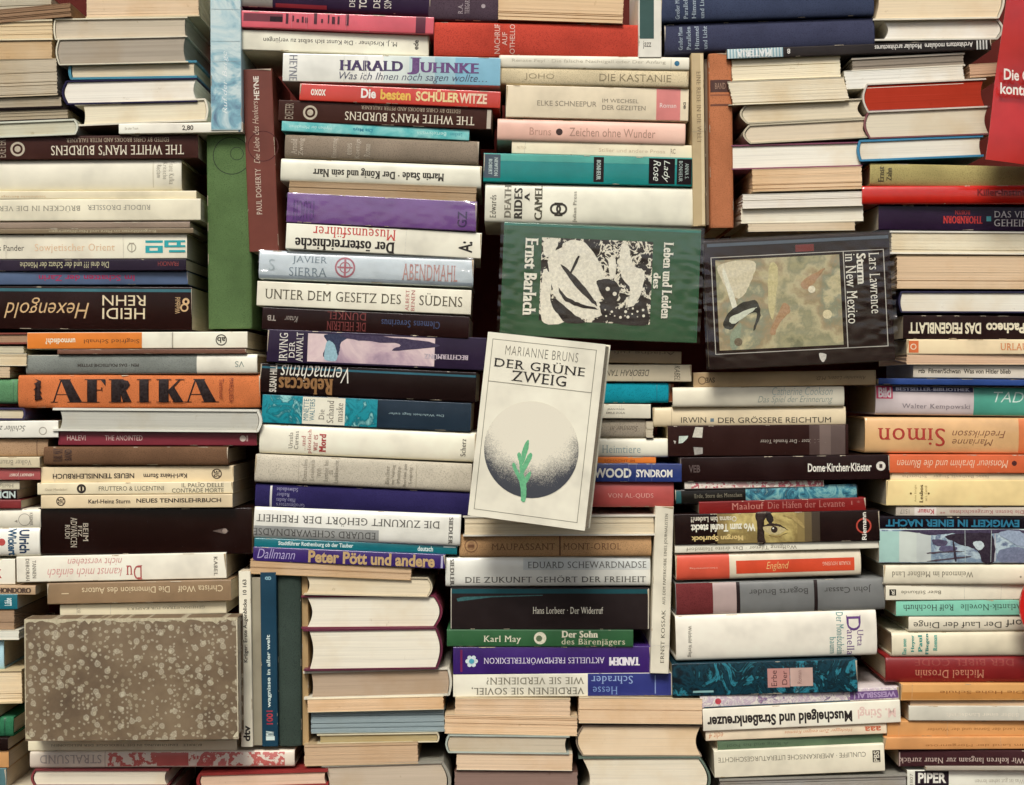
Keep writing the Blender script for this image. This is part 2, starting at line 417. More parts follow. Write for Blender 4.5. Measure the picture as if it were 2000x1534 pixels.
def layered(T, s, tz, y0, amp):
    n = max(4, int(T / 1.6)); zt, zb = -tz, -T * s + tz; pr = []
    for k in range(n):
        z = zt + (zb - zt) * k / n; z2 = zt + (zb - zt) * (k + 1) / n
        yy = y0 + random.uniform(0, amp) + (.0011 if random.random() < .07 and 0 < k < n - 1 else 0); pr += [(yy, z), (yy, z2)]
    return pr
def edge(ax, ay, bx, by, T, pg, label, colr='#c9bd9f', hard=False, y=None, W=None, over=None, fin='satin', skew=0):
    """a book with its long cut edge outwards: the spine is at the back"""
    if y is None: y = random.uniform(0, .007)
    if W is None: W = random.uniform(.115, .135)
    root, ang, L, s = frame(ax, ay, bx, by, y, 'hardcover_book' if hard else 'paperback_book')
    t = (3.2 if hard else 1.0) * s; o = (5 if hard else .4) * s if over is None else over * s; Lm = L * s
    M = Mesh(); sk = skew * s
    path = [(0, 0), (W * .5, 0), (W, 0), (W, -T * s), (W * .5, -T * s), (0, -T * s)]
    inn = [(0, -t), (W * .5, -t), (W - t, -t), (W - t, -T * s + t), (W * .5, -T * s + t), (0, -T * s + t)]
    strip(path, inn, [0, Lm * .33, Lm * .66, Lm], cover(colr, fin), M)
    # boards warp a little
    if hard:
        a = random.uniform(-.6, .9) * s
        M.v = [(x, yy, z + (a * math.sin(math.pi * x / Lm) if z < -T * s / 2 else 0)) for x, yy, z in M.v]
    M.build('cover', root)
    P = Mesh(); front = layered(T, s, t + .15 * s, (2.5 * s if hard else .4 * s), .00022)
    sec = front + [(W - t - .0005, front[-1][1]), (W - t - .0005, front[0][1])]
    V, F = extrude(sec, o, Lm - o, 'x')
    jit = {}
    V = [(x + jit.setdefault((round(z, 5), x > Lm / 2), random.uniform(-1.1, .9) * s), yy, z) for x, yy, z in V]
    if sk:
        V = [(x + (sk * (-z / (T * s)) ), yy, z) for x, yy, z in V]
    P.add(V, F, pages(pg)); P.build('page_block', root, 20)
    tag(root, label, 'book', GROUP_E); return root

def head(ax, ay, bx, by, T, pg, label, colr='#c9bd9f', side='r', rnd=.22, hard=True, y=None, W=None, fin='satin', lip=5, t=None):
    """a book with its head or tail outwards: board - paper - board, and the spine closing one side"""
    if y is None: y = random.uniform(0, .006)
    if W is None: W = random.uniform(.17, .19)
    root, ang, L, s = frame(ax, ay, bx, by, y, 'hardcover_book' if hard else 'paperback_book')
    t = (t or (3.4 if hard else 1.0)) * s; Lm = L * s; Ts = T * s; b = rnd * Ts; n = 12
    arc = lambda x0, bb, za, zb, k=1: [(x0 + bb * math.sin(math.pi * i / n) * k, za + (zb - za) * i / n) for i in range(n + 1)]
    lp = lip * s
    # built with the spine on the right, mirrored afterwards
    xr = Lm - b - t
    out = [(0, 0), (xr * .5, 0), (xr, 0)] + arc(xr + t * .6, b + t * .4, -t * .2, -Ts + t * .2) + [(xr, -Ts), (xr * .5, -Ts), (0, -Ts)]
    inn = [(0, -t), (xr * .5, -t), (xr, -t)] + arc(xr - .2 * t, b, -t, -Ts + t) + [(xr, -Ts + t), (xr * .5, -Ts + t), (0, -Ts + t)]
    M = Mesh(); mc = cover(colr, fin)
    nn = len(out); V = []; F = []
    for yy in (0, W):
        V += [(x, yy, z) for x, z in out] + [(x, yy, z) for x, z in inn]
    for i in range(nn - 1):
        F += [(i, i + 1, nn + i + 1, nn + i), (i, 2 * nn + i, 2 * nn + i + 1, i + 1), (nn + i, nn + i + 1, 3 * nn + i + 1, 3 * nn + i), (2 * nn + i, 3 * nn + i, 3 * nn + i + 1, 2 * nn + i + 1)]
    for i in (0, nn - 1): F.append((i, nn + i, 3 * nn + i, 2 * nn + i))
    M.add(V, F, mc)
    P = Mesh(); bi = b * .92; g = .25 * s
    sec = arc(xr - .5 * t, bi, -t - g, -Ts + t + g) + arc(lp, bi * .8, -Ts + t + g, -t - g)
    V, F = extrude(sec, (3.0 if hard else .3) * s, W - .004, 'y')
    P.add(V, F, pages(pg))
    for q in (M, P):
        if side == 'l': q.v = [(Lm - x, yy, z) for x, yy, z in q.v]; q.f = [f[::-1] for f in q.f]
    M.build('cover', root); P.build('page_block', root, 25)
    tag(root, label, 'book', GROUP_E); return root

def facing(ax, ay, bx, by, T, colr, label, D, W, y, hard=True, sp='top', fin='satin', pg='#d8cba9', mat=None, rx=0, rz=0, name=None):
    """a book turned with its front cover outwards; sp says where its spine is"""
    root, ang, L, s = frame(ax, ay, bx, by, y, name or ('hardcover_book' if hard else 'paperback_book'))
    root.rotation_mode = 'QUATERNION'
    root.rotation_quaternion = Matrix.Rotation(rz, 3, 'Z').to_quaternion() @ Matrix.Rotation(ang, 3, 'Y').to_quaternion() @ Matrix.Rotation(rx, 3, 'X').to_quaternion()
    t = (3.4 if hard else 1.0) * s; Lm, Ts = L * s, T * s; M = Mesh(); mc = mat or cover(colr, fin)
    r = min(5 * s, W * .3)
    if sp == 'top':       # bent sheet round the top edge: back board, spine, front board
        q = [(r - r * math.cos(a), -r + r * math.sin(a)) for a in [math.pi / 2 * i / 5 for i in range(6)]]
        out = [(W, -Ts), (W, -r)] + [(W - a, b) for a, b in q[1:]] + [(a, b) for a, b in reversed(q)] + [(0, -Ts * .5), (0, -Ts)]
        def innr(p): return (min(max(p[0], t), W - t), min(p[1], -t) if p[1] > -r * 1.5 else p[1])
        strip(out, [innr(p) for p in out], [0, 1.2 * s, Lm * .5, Lm - 1.2 * s, Lm], mc, M)
        blk = (4 * s, Lm - 4 * s, -t - .5 * s, -Ts + 5 * s)
    else:                  # spine on the left or the right
        V = []; F = []
        out = [(Lm, W), (r, W), (0, W - r), (0, r), (r * .3, r * .3), (r, 0), (Lm, 0)]
        inn = [(Lm, W - t), (r, W - t), (t, W - r), (t, r), (t, t), (r, t), (Lm, t)]
        if sp == 'right': out = [(Lm - a, b) for a, b in out]; inn = [(Lm - a, b) for a, b in inn]
        n = len(out)
        for z in (0, -Ts): V += [(x, yy, z) for x, yy in out] + [(x, yy, z) for x, yy in inn]
        for i in range(n - 1):
            F += [(i, i + 1, n + i + 1, n + i), (i, 2 * n + i, 2 * n + i + 1, i + 1), (n + i, n + i + 1, 3 * n + i + 1, 3 * n + i), (2 * n + i, 3 * n + i, 3 * n + i + 1, 2 * n + i + 1)]
        for i in (0, n - 1): F.append((i, n + i, 3 * n + i, 2 * n + i))
        M.add(V, F, mc); lo, hi = (t + .5 * s, Lm - 3 * s) if sp == 'left' else (3 * s, Lm - t - .5 * s)
        blk = (lo, hi, -3 * s, -Ts + 3 * s)
    deco(M, D, (ax, ay), ang, L, T, s, lambda v: 0.0, [])
    M.build('cover', root)
    P = Mesh(); V, F = extrude([(t + .0003, blk[2]), (W - t - .0003, blk[2]), (W - t - .0003, blk[3]), (t + .0003, blk[3])], blk[0], blk[1], 'x')
    P.add(V, F, pages(pg)); P.build('page_block', root)
    tag(root, label); return root

def wrapper(root, ax, ay, bx, by, T, y, amp, seed, pad=1):
    """a loose clear cellophane wrapper round one book, crumpled towards its ends"""
    if 'cello' not in _m:
        m = bpy.data.materials.new('clear_cellophane'); m.use_nodes = True; t = m.node_tree
        t.nodes.remove(t.nodes['Principled BSDF'])
        tr = t.nodes.new('ShaderNodeBsdfTransparent'); gl = t.nodes.new('ShaderNodeBsdfGlossy'); gl.inputs['Roughness'].default_value = .10
        lw = t.nodes.new('ShaderNodeLayerWeight'); mx = t.nodes.new('ShaderNodeMixShader')
        pw = t.nodes.new('ShaderNodeMath'); pw.operation = 'POWER'; t.links.new(lw.outputs['Facing'], pw.inputs[0]); pw.inputs[1].default_value = 4
        ml = t.nodes.new('ShaderNodeMath'); ml.operation = 'MULTIPLY_ADD'; t.links.new(pw.outputs[0], ml.inputs[0]); ml.inputs[1].default_value = .7; ml.inputs[2].default_value = .07
        t.links.new(ml.outputs[0], mx.inputs[0]); t.links.new(tr.outputs[0], mx.inputs[1]); t.links.new(gl.outputs[0], mx.inputs[2])
        t.links.new(mx.outputs[0], t.nodes['Material Output'].inputs[0]); _m['cello'] = m
    from mathutils import noise as mn
    L = math.hypot(bx - ax, by - ay); s = (CAM_D + y) / CAM_D * MM; M = Mesh(); V = []; F = []
    nx, nz = int(L / 5), max(8, int(T / 5))
    for j in range(nz + 1):
        for i in range(nx + 1):
            u, v = -pad + (L + 2 * pad) * i / nx, -pad * .3 + (T + pad * .6) * j / nz
            e = min(u + pad, L + pad - u) / L; k = amp * (.22 + 1.9 * math.exp(-e * 16))
            d = abs(mn.noise(Vector((u * .03 + seed, v * .075, seed)))) * 1.6 + abs(mn.noise(Vector((u * .09, v * .12 + seed, 3)))) * .6
            q = 0; k *= min(1, max(0, min(v + 2, T + 2 - v)) / (.22 * T))
            V.append((u * s, -.0012 - .0026 * k * d + q, -v * s))
    for j in range(nz):
        for i in range(nx):
            a = j * (nx + 1) + i; F.append((a, a + nx + 1, a + nx + 2, a + 1))
    M.add(V, F, _m['cello']); M.build('wrapper', root, 180)

# ------------------------------------------------------------------ the recess behind the books
def board(name, lo, hi, m):
    (x0, y0, z0), (x1, y1, z1) = lo, hi; M = Mesh()
    V = [(x, y, z) for x in (x0, x1) for y in (y0, y1) for z in (z0, z1)]
    F = [(0, 1, 3, 2), (4, 6, 7, 5), (0, 4, 5, 1), (2, 3, 7, 6), (0, 2, 6, 4), (1, 5, 7, 3)]
    M.add(V, F, m); o = M.build(name, None); o['kind'] = 'structure'; return o
bw = cover('#561d15', 'matt')
board('wall', (-.85, .215, -.43), (.85, .235, .62), bw)
board('floor', (-.85, -.06, -.43), (.85, .215, -.405), bw)
board('wall', (-.85, -.06, -.405), (-.83, .215, .62), bw)
board('wall', (.83, -.06, -.405), (.85, .215, .62), bw)

def pane():
    """clean shop window glass between the street and the books"""
    m = bpy.data.materials.new('window_glass'); m.use_nodes = True; t = m.node_tree
    t.nodes.remove(t.nodes['Principled BSDF'])
    tr = t.nodes.new('ShaderNodeBsdfTransparent'); tr.inputs[0].default_value = (1, 1, 1, 1)
    t.links.new(tr.outputs[0], t.nodes['Material Output'].inputs[0])
    M = Mesh(); V, F = extrude([(-.10, -.43), (-.094, -.43), (-.094, .64), (-.10, .64)], -.87, .87, 'x'); M.add(V, F, m)
    tag(M.build('window_pane', None), 'clear pane of shop window glass in front of all the books', 'window pane')
pane()
S, E, H = spine, edge, head
def T(txt, u0, u1, v0, v1, c='#2a221e', st='sans', rot=0): return ('t', txt, u0, u1, v0, v1, c, st, rot)
def Rc(u0, u1, v0, v1, c, fin='satin'): return ('r', u0, u1, v0, v1, c, fin)
def Pc(u0, u1, v0, v1, k): return ('n', u0, u1, v0, v1, k)
CR, WH, BK, TAN = '#e3d7b8', '#e8e2cc', '#24100d', '#d3b48a'

def afrika():
    k, D = '#1d0d0a', []
    def P(*p): D.append(('g', list(p), k))
    def bar(x0, x1, y): P((x0, y - .012), (x1, y - .012), (x1, y + .012), (x0, y + .012))
    a, z = .14, .83
    for o in (0, 262):                                            # A
        P((o + 118, a), (o + 136, a), (o + 160, z), (o + 136, z)); P((o + 118, a), (o + 121, a), (o + 106, z), (o + 103, z))
        bar(o + 108, o + 140, .60); bar(o + 99, o + 112, z); bar(o + 131, o + 165, z); bar(o + 115, o + 138, a)
    def stem(x, w): P((x, a), (x + w, a), (x + w - 2, .5), (x + w, z), (x, z), (x + 2, .5)); bar(x - 5, x + w + 5, a); bar(x - 5, x + w + 5, z)
    stem(170, 19); bar(189, 205, a); P((196, a), (206, a), (206, .34)); bar(189, 199, .46); P((197, .38), (200, .38), (200, .54))   # F
    stem(217, 19); P((236, a), (250, a + .04), (254, .30), (248, .44), (236, .48), (236, .44), (242, .40), (244, .30), (242, .20), (236, a + .03)); P((234, .48), (246, .46), (257, z), (240, z))   # R
    stem(272, 18)                                                 # I
    stem(310, 19); P((326, .50), (350, a), (353, a), (331, .52)); P((327, .49), (340, .36), (358, z), (339, z)); bar(342, 360, a); bar(336, 362, z)   # K
    return D
# ---- far left, top: piles seen from their page edges
E(-190, 4, 100, -6, 26, '#b9ab8c', 'grey paper edge cut by the top left corner', '#5c4433')
E(-190, 36, 137, 6, 26, '#8a6540', 'shaded brown block of pages in the top left corner', '#8c6a4b')
E(166, -48, 388, -52, 84, '#e0c197', 'thick tan block of pages at the top beside the pale blue upright spine', '#cbb894', hard=True, over=2)
E(-190, 44, 102, 38, 40, '#dcc08f', 'tan block of pages left of two hardbacks in loose white jackets', '#d8c9a6', hard=True, over=1)
H(104, 37, 366, 33, 41, '#bfae90', 'upper one of two hardbacks in loose white jackets', '#d9cfb4', 'l', .04, y=.004, t=2.4)
E(-190, 84, 101, 79, 36, '#cfae7e', 'middle tan pile of pages between two pale blocks at the left edge', '#a58e6c')
H(108, 76, 366, 70, 52, '#a3947c', 'lower one of two hardbacks in loose white jackets with grey pages', '#d3cab2', 'l', .10, t=2.4)
E(-190, 126, 110, 114, 72, '#bfae8e', 'thick pale block of pages above three dark covered books', '#b7a788')
H(133, 122, 384, 118, 34, '#d8c6a0', 'thin book with a teal blue hard cover and tan pages', '#3f7f92', 'l', .05, t=4.4)
H(120, 158, 384, 152, 47, '#ece1c8', 'white block of pages in a navy cover below the teal blue covered book', '#26213e', 'l', .16, lip=2, t=3)
H(146, 203, 406, 192, 44, '#e6d7b2', 'cream hardback with overhanging pale boards above a thin white spine', '#ddd4bd', 'r', .08, lip=16)
E(-190, 196, 119, 184, 26, '#a8987a', 'upper dark covered book of three lying flat at the left edge', '#1f1411', hard=True, over=1)
E(-190, 221, 132, 209, 25, '#a39272', 'middle dark covered book of three lying flat at the left edge', '#1d1310', hard=True, over=1)
H(-190, 246, 152, 232, 31, '#c3bc9c', 'pale green grey hardback at the left edge over a dark brown spine', '#c8c8b4', 'r', .14)
S(232, 242, 474, 239, 20, '#e9e2cf', 'thin white spine under the cream hardback and the blue upright spine',
  [T('Ein alter Traum', 244, 270, .35, .6, '#a79c88'), T('2,80', 356, 378, .25, .8, '#3c3530', 'bold'), Rc(466, 470, .05, .95, '#5b6f86')])
wmb = lambda o: [T("THE WHITE MAN'S BURDENS", o[0], o[1], .42, .84, '#d8ccb4', 'serif', 180), T('EDITED BY CHRIS BROOKS AND PETER FAULKNER', o[2], o[3], .10, .28, '#a89880', 'serif', 180),
   ('d', o[4], .55, 14, 10, '#b8ab94'), ('o', o[4], .55, 6, '#b8ab94'), T('EXETER', o[5] - 8, o[5] + 8, .15, .9, '#9a8b78', 'sans', 90)]
S(-190, 268, 385, 262, 46, '#3d221c', 'first of two dark brown spines with white upside down capitals, at the left edge', wmb((98, 357, 128, 328, 33, 2)), 'p')
S(-190, 311, 352, 308, 63, '#e0d9c2', 'thick plain cream hard spine with a small boxed title at its right end',
  [Rc(296, 298, .1, .9, '#c9c0a6'), T('Franz Kafka', 328, 338, .1, .8, '#7d7462', 'thin', 270), T('Kritische', 316, 325, .12, .65, '#7d7462', 'thin', 270), T('Reclam', 304, 313, .2, .6, '#6c6454', 'thin', 270)], 'h')
S(-190, 374, 382, 372, 16, '#dccfae', 'thin cream spine with a faint orange line above a wide cream one', [T('Sozialistische Beitraege', 2, 88, .5, .85, '#c79a62', 'thin', 180)])
S(-190, 391, 393, 389, 42, '#e2d9bd', 'wide cream spine with thin grey upside down capitals at the left edge',
  [T('RUDOLF DRÖSSLER', 172, 295, .28, .56, '#8f8a7c', 'serif', 180), T('BRÜCKEN IN DIE VERG', -12, 158, .30, .60, '#98917e', 'serif', 180)])
S(-190, 436, 372, 434, 12, '#8d7a68', 'thin grey brown spine lying above a cream one with a teal logo')
S(-190, 448, 378, 446, 10, '#7c6b52', 'thin olive brown spine with pale letters above the teal logo spine', [T('Burgenfahrten im Harz und Nordthueringen', 96, 305, .2, .85, '#b8ad8c', 'sans', 180)])
S(-190, 460, 365, 457, 48, '#e8dfc6', 'cream spine with a blocky teal logo and faded orange title',
  [T('us Pander', -10, 47, .42, .66, '#3a332c', 'sans'), T('Sowjetischer Orient', 68, 224, .38, .76, '#dcb993', 'serif'), ('d', 257, .55, 9, 7, '#a79f8a'), T('T', 252, 262, .35, .75, '#a79f8a', 'serif'),
   Rc(284, 318, .26, .36, '#2f9fa2'), Rc(284, 318, .48, .56, '#2f9fa2'), Rc(284, 318, .68, .77, '#2f9fa2'), Rc(284, 292, .56, .68, '#2f9fa2'), Rc(308, 318, .56, .68, '#2f9fa2'),
   Rc(321, 362, .26, .34, '#2f9fa2'), Rc(321, 329, .34, .54, '#2f9fa2'), Rc(321, 362, .46, .54, '#2f9fa2'), Rc(345, 353, .34, .46, '#2f9fa2'), Rc(330, 362, .66, .75, '#2f9fa2')])
S(-190, 509, 365, 507, 22, '#2c2330', 'narrow dark navy spine with pale yellow upside down letters', [T('Die drei ??? und der Schatz der Mönche', 40, 214, .2, .75, '#b9b28e', 'sans', 180), T('FRANCKH', 310, 350, .2, .6, '#8c3a36', 'sans', 180)])
S(-190, 531, 366, 530, 26, '#4f5f7a', 'narrow grey blue spine with magenta upside down letters', [T('Im Schatten der Zarin', 75, 262, .26, .72, '#96294f', 'bold', 180)])
S(-190, 558, 375, 561, 84, BK, 'thick black spine with large tan upside down letters at the left edge',
  [Rc(-189, 374, .05, .12, '#3b6b72'), T('REHN', 200, 284, .20, .44, '#dcc9a4', 'sans', 180), T('HEIDI', 200, 283, .50, .75, '#dcc9a4', 'sans', 180), T('Hexengold', 8, 174, .26, .74, '#cda878', 'ital', 180),
   T('Weltbild', 342, 352, .24, .62, '#cda878', 'sans', 90), ('d', 363, .34, 7, 3, '#cda878'), ('d', 360, .48, 8, 5, '#cda878')], 'p', 'gloss')
# ---- far left, middle: narrow column cut by the picture's edge
E(-190, 652, 52, 650, 22, '#a27c58', 'brown block of pages at the left edge beside an orange and white spine', '#7a3d30', hard=True, over=0)
E(-190, 676, 46, 677, 13, '#c6b894', 'thin pale block of pages under a red cover at the left edge', '#b9ad92')
E(-190, 690, 52, 691, 24, '#e3d2ac', 'cream block of pages at the left edge beside a grey and white spine', '#e0d6ba')
E(-190, 715, 19, 716, 22, '#cdb088', 'short tan block of pages above the green hard spine at the left edge', '#bfa780')
S(-190, 740, 33, 741, 48, '#5f8c62', 'green hard spine at the left edge beside the orange one', [Rc(24, 26, .02, .98, '#4a7350')], 'h', 'cloth')
H(-190, 796, 50, 797, 24, '#d6c6a0', 'thin cream book with a dark blue lower board at the left edge', '#3a3450', 'r', .1)
S(-190, 824, 114, 822, 33, '#e8e3d2', 'white spine with upside down script ending beside the maroon one', [T('Schiller zu', -8, 50, .28, .62, '#4a4438', 'ital', 180), ('d', 84, .6, 8, 6, '#a8a090')])
S(-190, 859, 92, 858, 34, '#a88868', 'light brown cloth hard spine at the left edge under a white one', [Rc(70, 72, .05, .95, '#7a5c44')], 'h', 'cloth')
S(-190, 894, 78, 893, 21, '#cbbd9c', 'pale tan spine with grey upside down letters over a rose spine', [T('Volker Braun', 0, 62, .25, .75, '#8c8270', 'sans', 180)])
S(-190, 916, 78, 915, 23, '#a04f4c', 'rose red spine with tiny white upside down letters at the left edge', [T('HERBERT JOBST', 17, 65, .38, .68, '#dcc7b4', 'bold', 180)])
S(-190, 941, 37, 940, 17, '#d3c9ac', 'short cream spine with grey letters above a black one at the left edge', [T('Heilige', -8, 25, .2, .75, '#857c6a', 'sans', 180)])
S(-190, 958, 33, 957, 19, '#1d0f10', 'short black spine with pale blocky letters at the left edge', [T('NDIA', -14, 30, .15, .85, '#b9c6bd', 'black', 180)])
S(-190, 977, 40, 977, 17, '#7d2c2c', 'short maroon spine at the left edge above a white hard spine')
S(-190, 998, 79, 994, 38, '#e4dcc6', 'white hard spine with a grey line drawing at its right end', [('d', 48, .55, 12, 11, '#8a8274'), T('KREMER', 58, 64, .2, .85, '#6a6256', 'sans', 270), ('g', [(28, .62), (34, .55), (34, .7)], '#8a8274')], 'h')
S(-190, 1033, 78, 1031, 55, '#e8e3d2', 'white hard spine with thick navy sideways lettering and a red oval',
  [T('Ulrich', 38, 58, .06, .9, '#1e3450', 'black', 270), T('Wickert', 16, 33, .02, .98, '#1f4a66', 'black', 270), ('o', 4, .5, 7, '#b84a44')], 'h', 'gloss')
S(-190, 1094, 29, 1092, 50, '#e6dfcb', 'white spine with a red letter at the left edge', [T('K', -8, 3, .4, .75, '#b03030', 'black', 0)])
S(-190, 1143, 70, 1144, 18, '#b79a78', 'thin tan spine with a row of dark ornaments at the left edge', [T('HONDORO', -4, 62, .25, .8, '#4f3c30', 'fat')])
S(-190, 1163, 33, 1161, 30, '#1f6570', 'teal spine with a slanted white word at the left edge', [T('Lübbe', 8, 22, .25, .75, '#cfe0d8', 'bold', 90)], 'p', 'gloss')
E(-190, 1193, 28, 1192, 38, '#9c7a56', 'brown block of pages at the left edge under a teal spine', '#8a6c4e')
E(-190, 1232, 37, 1231, 19, '#dcd6bd', 'thin white block of pages left of the speckled brown book', '#ded7c0')
S(-190, 1252, 6, 1250, 60, '#a9cbd0', 'pale blue spine barely showing at the left edge', [], 'h')
E(-190, 1313, 42, 1308, 66, '#e6cda0', 'thick cream block of pages left of the speckled brown book', '#c8b48c', hard=True, over=1)
S(-190, 1376, -2, 1377, 24, '#3a2420', 'dark brown spine at the left edge above the green cloth one')
S(-190, 1404, 25, 1402, 38, '#2f6a49', 'dark green cloth spine at the left edge below the cream pages', [Rc(7, 10, .02, .98, '#1e4a33')], 'h', 'cloth')
S(-190, 1443, 15, 1442, 24, '#1c100d', 'black spine at the left edge under the green cloth one')
S(-190, 1468, 17, 1467, 33, '#c4925c', 'ochre spine at the left edge near the bottom')
S(-190, 1503, 12, 1501, 68, '#4d6f70', 'grey teal spine in the bottom left corner')
# ---- second column, middle and bottom
S(53, 650, 483, 648, 32, '#e7e0c9', 'orange and white spine lying under the black one with tan letters',
  [Rc(53, 277, 0, 1, '#d97b2c'), T('Siegfried Schnabl', 164, 272, .36, .68, '#5a3218', 'sans', 180), T('unmodisch?', 89, 147, .36, .72, '#eadcc0', 'bold', 180), Rc(336, 338, 0, 1, '#9a9280'), ('d', 432, .5, 11, 9, '#4a443a'), T('ab', 424, 440, .32, .68, '#4a443a', 'bold', 180)])
S(112, 683, 482, 682, 9, '#6f4b3a', 'very thin brown spine between the orange and white spine and the grey and white one')
S(50, 694, 503, 692, 38, '#e7e0cb', 'grey spine with a white right end above the orange one',
  [Rc(50, 385, 0, 1, '#7d8078', 'cloth'), T('PEN · DAS POLITISCHE SYSTEM', 152, 272, .46, .62, '#3a342e', 'black', 180), T('VS', 460, 478, .36, .66, '#8a9488', 'sans', 180)], 'h')
S(35, 733, 508, 732, 64, '#cc7444', 'bright orange hard spine with huge black decorative capitals',
  [*afrika(), ('g', [(66, .1), (80, .18), (70, .26), (82, .36), (70, .45), (82, .54), (71, .62), (83, .72), (68, .78), (69, .74), (77, .71), (66, .62), (77, .54), (66, .45), (77, .36), (66, .27), (75, .19)], '#2a110c'),
   T('MARQUESA', 446, 456, .1, .85, '#7a2e1e', 'sans', 270), T('Tiermund', 428, 437, .12, .72, '#7a2e1e', 'sans', 270)], 'h', 'cloth')
H(103, 797, 512, 800, 45, '#b5b09c', 'hardback in a loose white jacket lying under the orange spine', '#d8d4c4', 'r', .12, lip=14, t=4.5)
S(114, 842, 501, 843, 28, '#7a2c36', 'maroon spine with small pale capitals',
  [T('HALEVI', 131, 167, .3, .66, '#d7b9ae', 'sans'), T('THE ANOINTED', 205, 278, .3, .66, '#d7b9ae', 'sans'), ('o', 474, .5, 6, '#d7c4b4'), Rc(481, 484, .3, .7, '#c9a9a0')])
S(85, 873, 446, 873, 36, '#6d503a', 'worn brown cloth hard spine between the maroon spine and three tan ones', [T('KARL MAY', 104, 122, .1, .8, '#3a251c', 'sbold', 90), T('BAND', 126, 140, .15, .75, '#3a251c', 'sbold', 90)], 'h', 'cloth')
S(80, 913, 456, 910, 31, '#dcc7a0', 'upper one of two alike tan spines, its black title upside down', [T('Karl-Heinz Sturm', 280, 365, .46, .76, '#3a2c24', 'bold', 180), T('NEUES TENNISLEHRBUCH', 103, 262, .42, .74, '#2e221c', 'bold', 180), ('d', 423, .5, 10, 8, '#4a3a2e'), T('SVE', 417, 429, .3, .7, '#4a3a2e', 'bold', 90)], W=.14)
S(73, 944, 455, 941, 23, '#e3d4b0', 'cream spine between two alike tan ones with a black ring on it', [T('FRUTTERO & LUCENTINI', 193, 320, .32, .70, '#55503f', 'sans'), T('IL PALIO DELLE', 355, 437, .10, .45, '#55503f', 'sans'), T('CONTRADE MORTE', 336, 437, .54, .90, '#55503f', 'sans'), ('d', 159, .5, 9, 5, '#2e2620'), Rc(157, 161, .3, .7, '#2e2620'), T('Oscar Mondadori', 88, 131, .45, .65, '#a89a80', 'sans')], W=.14)
S(80, 968, 455, 965, 26, '#dcc7a0', 'lower one of two alike tan spines, its black title upright', [T('Karl-Heinz Sturm', 173, 255, .32, .64, '#2e221c', 'bold'), T('NEUES TENNISLEHRBUCH', 267, 433, .28, .60, '#2e221c', 'bold'), ('d', 119, .45, 9, 7, '#4a3a2e'), T('SVE', 113, 125, .28, .62, '#4a3a2e', 'bold', 90)], W=.14)
S(75, 993, 491, 993, 90, '#1c0d0a', 'very thick black spine with small white sideways words at its left',
  [T('BEIM', 162, 172, .32, .72, '#b8ac98', 'serif', 270), T('FIZ', 152, 160, .38, .62, '#b8ac98', 'serif', 270), T('ADVANCEN', 138, 150, .20, .85, '#b8ac98', 'serif', 270), T('RUDI', 127, 136, .36, .66, '#b8ac98', 'serif', 270),
   ('g', [(414, .5), (436, .44), (446, .5), (436, .56)], '#5c4c44'), ('o', 438, .5, 5, '#8a7a6e')], 'p', 'gloss')
S(32, 1088, 441, 1080, 50, '#e9e1cc', 'white spine with pink upside down script below the very thick black one',
  [T('Du', 246, 277, .42, .98, '#a8504c', 'serif', 180), T('kannst mich einfach', 92, 238, .50, .84, '#cf9088', 'ital', 180), T('nicht verstehen', 132, 238, .12, .40, '#cf9088', 'ital', 180), T('TANNEN', 63, 70, .15, .85, '#6a6052', 'serif', 270), T('DEBORAH', 50, 57, .08, .95, '#6a6052', 'serif', 270), T('KABEL', 417, 424, .14, .88, '#5a5044', 'serif', 270)], W=.12)
S(92, 1140, 452, 1132, 41, '#8f7557', 'brown spine with pale upside down letters above a thin cream one', [T('Christa Wolf', 348, 436, .24, .54, '#d6c29c', 'sans', 180), T('Die Dimension des Autors', 160, 332, .24, .54, '#d6c29c', 'sans', 180), Rc(120, 134, .48, .52, '#d6c29c')], W=.13)
S(117, 1182, 442, 1174, 24, '#ddd0ae', 'thin cream spine resting on top of the speckled brown book', [T('GEHEIMAUFTRAG FÜR KASPER S.', 246, 400, .34, .58, '#8a8068', 'serif', 180), T('80', 150, 157, .3, .7, '#a89c84', 'sans', 90)])
S(55, 1447, 463, 1445, 20, '#e2d8b8', 'thin cream spine under the speckled brown book', [T('EINFÜHRUNG IN DIE THEOLOGIE DER RELIGIONEN', 100, 348, .36, .62, '#8c8468', 'serif', 180), T('BÜRKLE', 358, 395, .36, .62, '#8c8468', 'serif', 180)])
S(58, 1469, 575, 1466, 32, '#d8cab6', 'pale spine with grey outlined capitals and red printed figures',
  [T('STRALSUND', 78, 198, .2, .72, '#a1968c', 'serif', 180), Rc(204, 206, 0, 1, '#b9a898'), Pc(210, 556, .08, .92, 'redfigures'), ('d', 404, .5, 14, 8, '#b85f58'), Rc(306, 368, .1, .9, '#b85f58'), Rc(382, 384, 0, 1, '#d8cab6')], 'h')
H(60, 1503, 330, 1503, 34, '#e6d9b8', 'hardback with maroon boards and cream pages in the lower left corner', '#7c3a3a', 'l', .16)
E(-60, 1540, 335, 1541, 34, '#c78f7c', 'pinkish block of pages at the bottom edge below the maroon hardback', '#c9bca2')
H(383, 1511, 640, 1503, 33, '#d7b492', 'red hardback with pale pink pages at the bottom beside a grey one', '#8a2f2c', 'l', .1, t=5)
E(395, 1544, 640, 1542, 30, '#cdb694', 'tan block of pages at the bottom edge below the red hardback', '#b8a684')
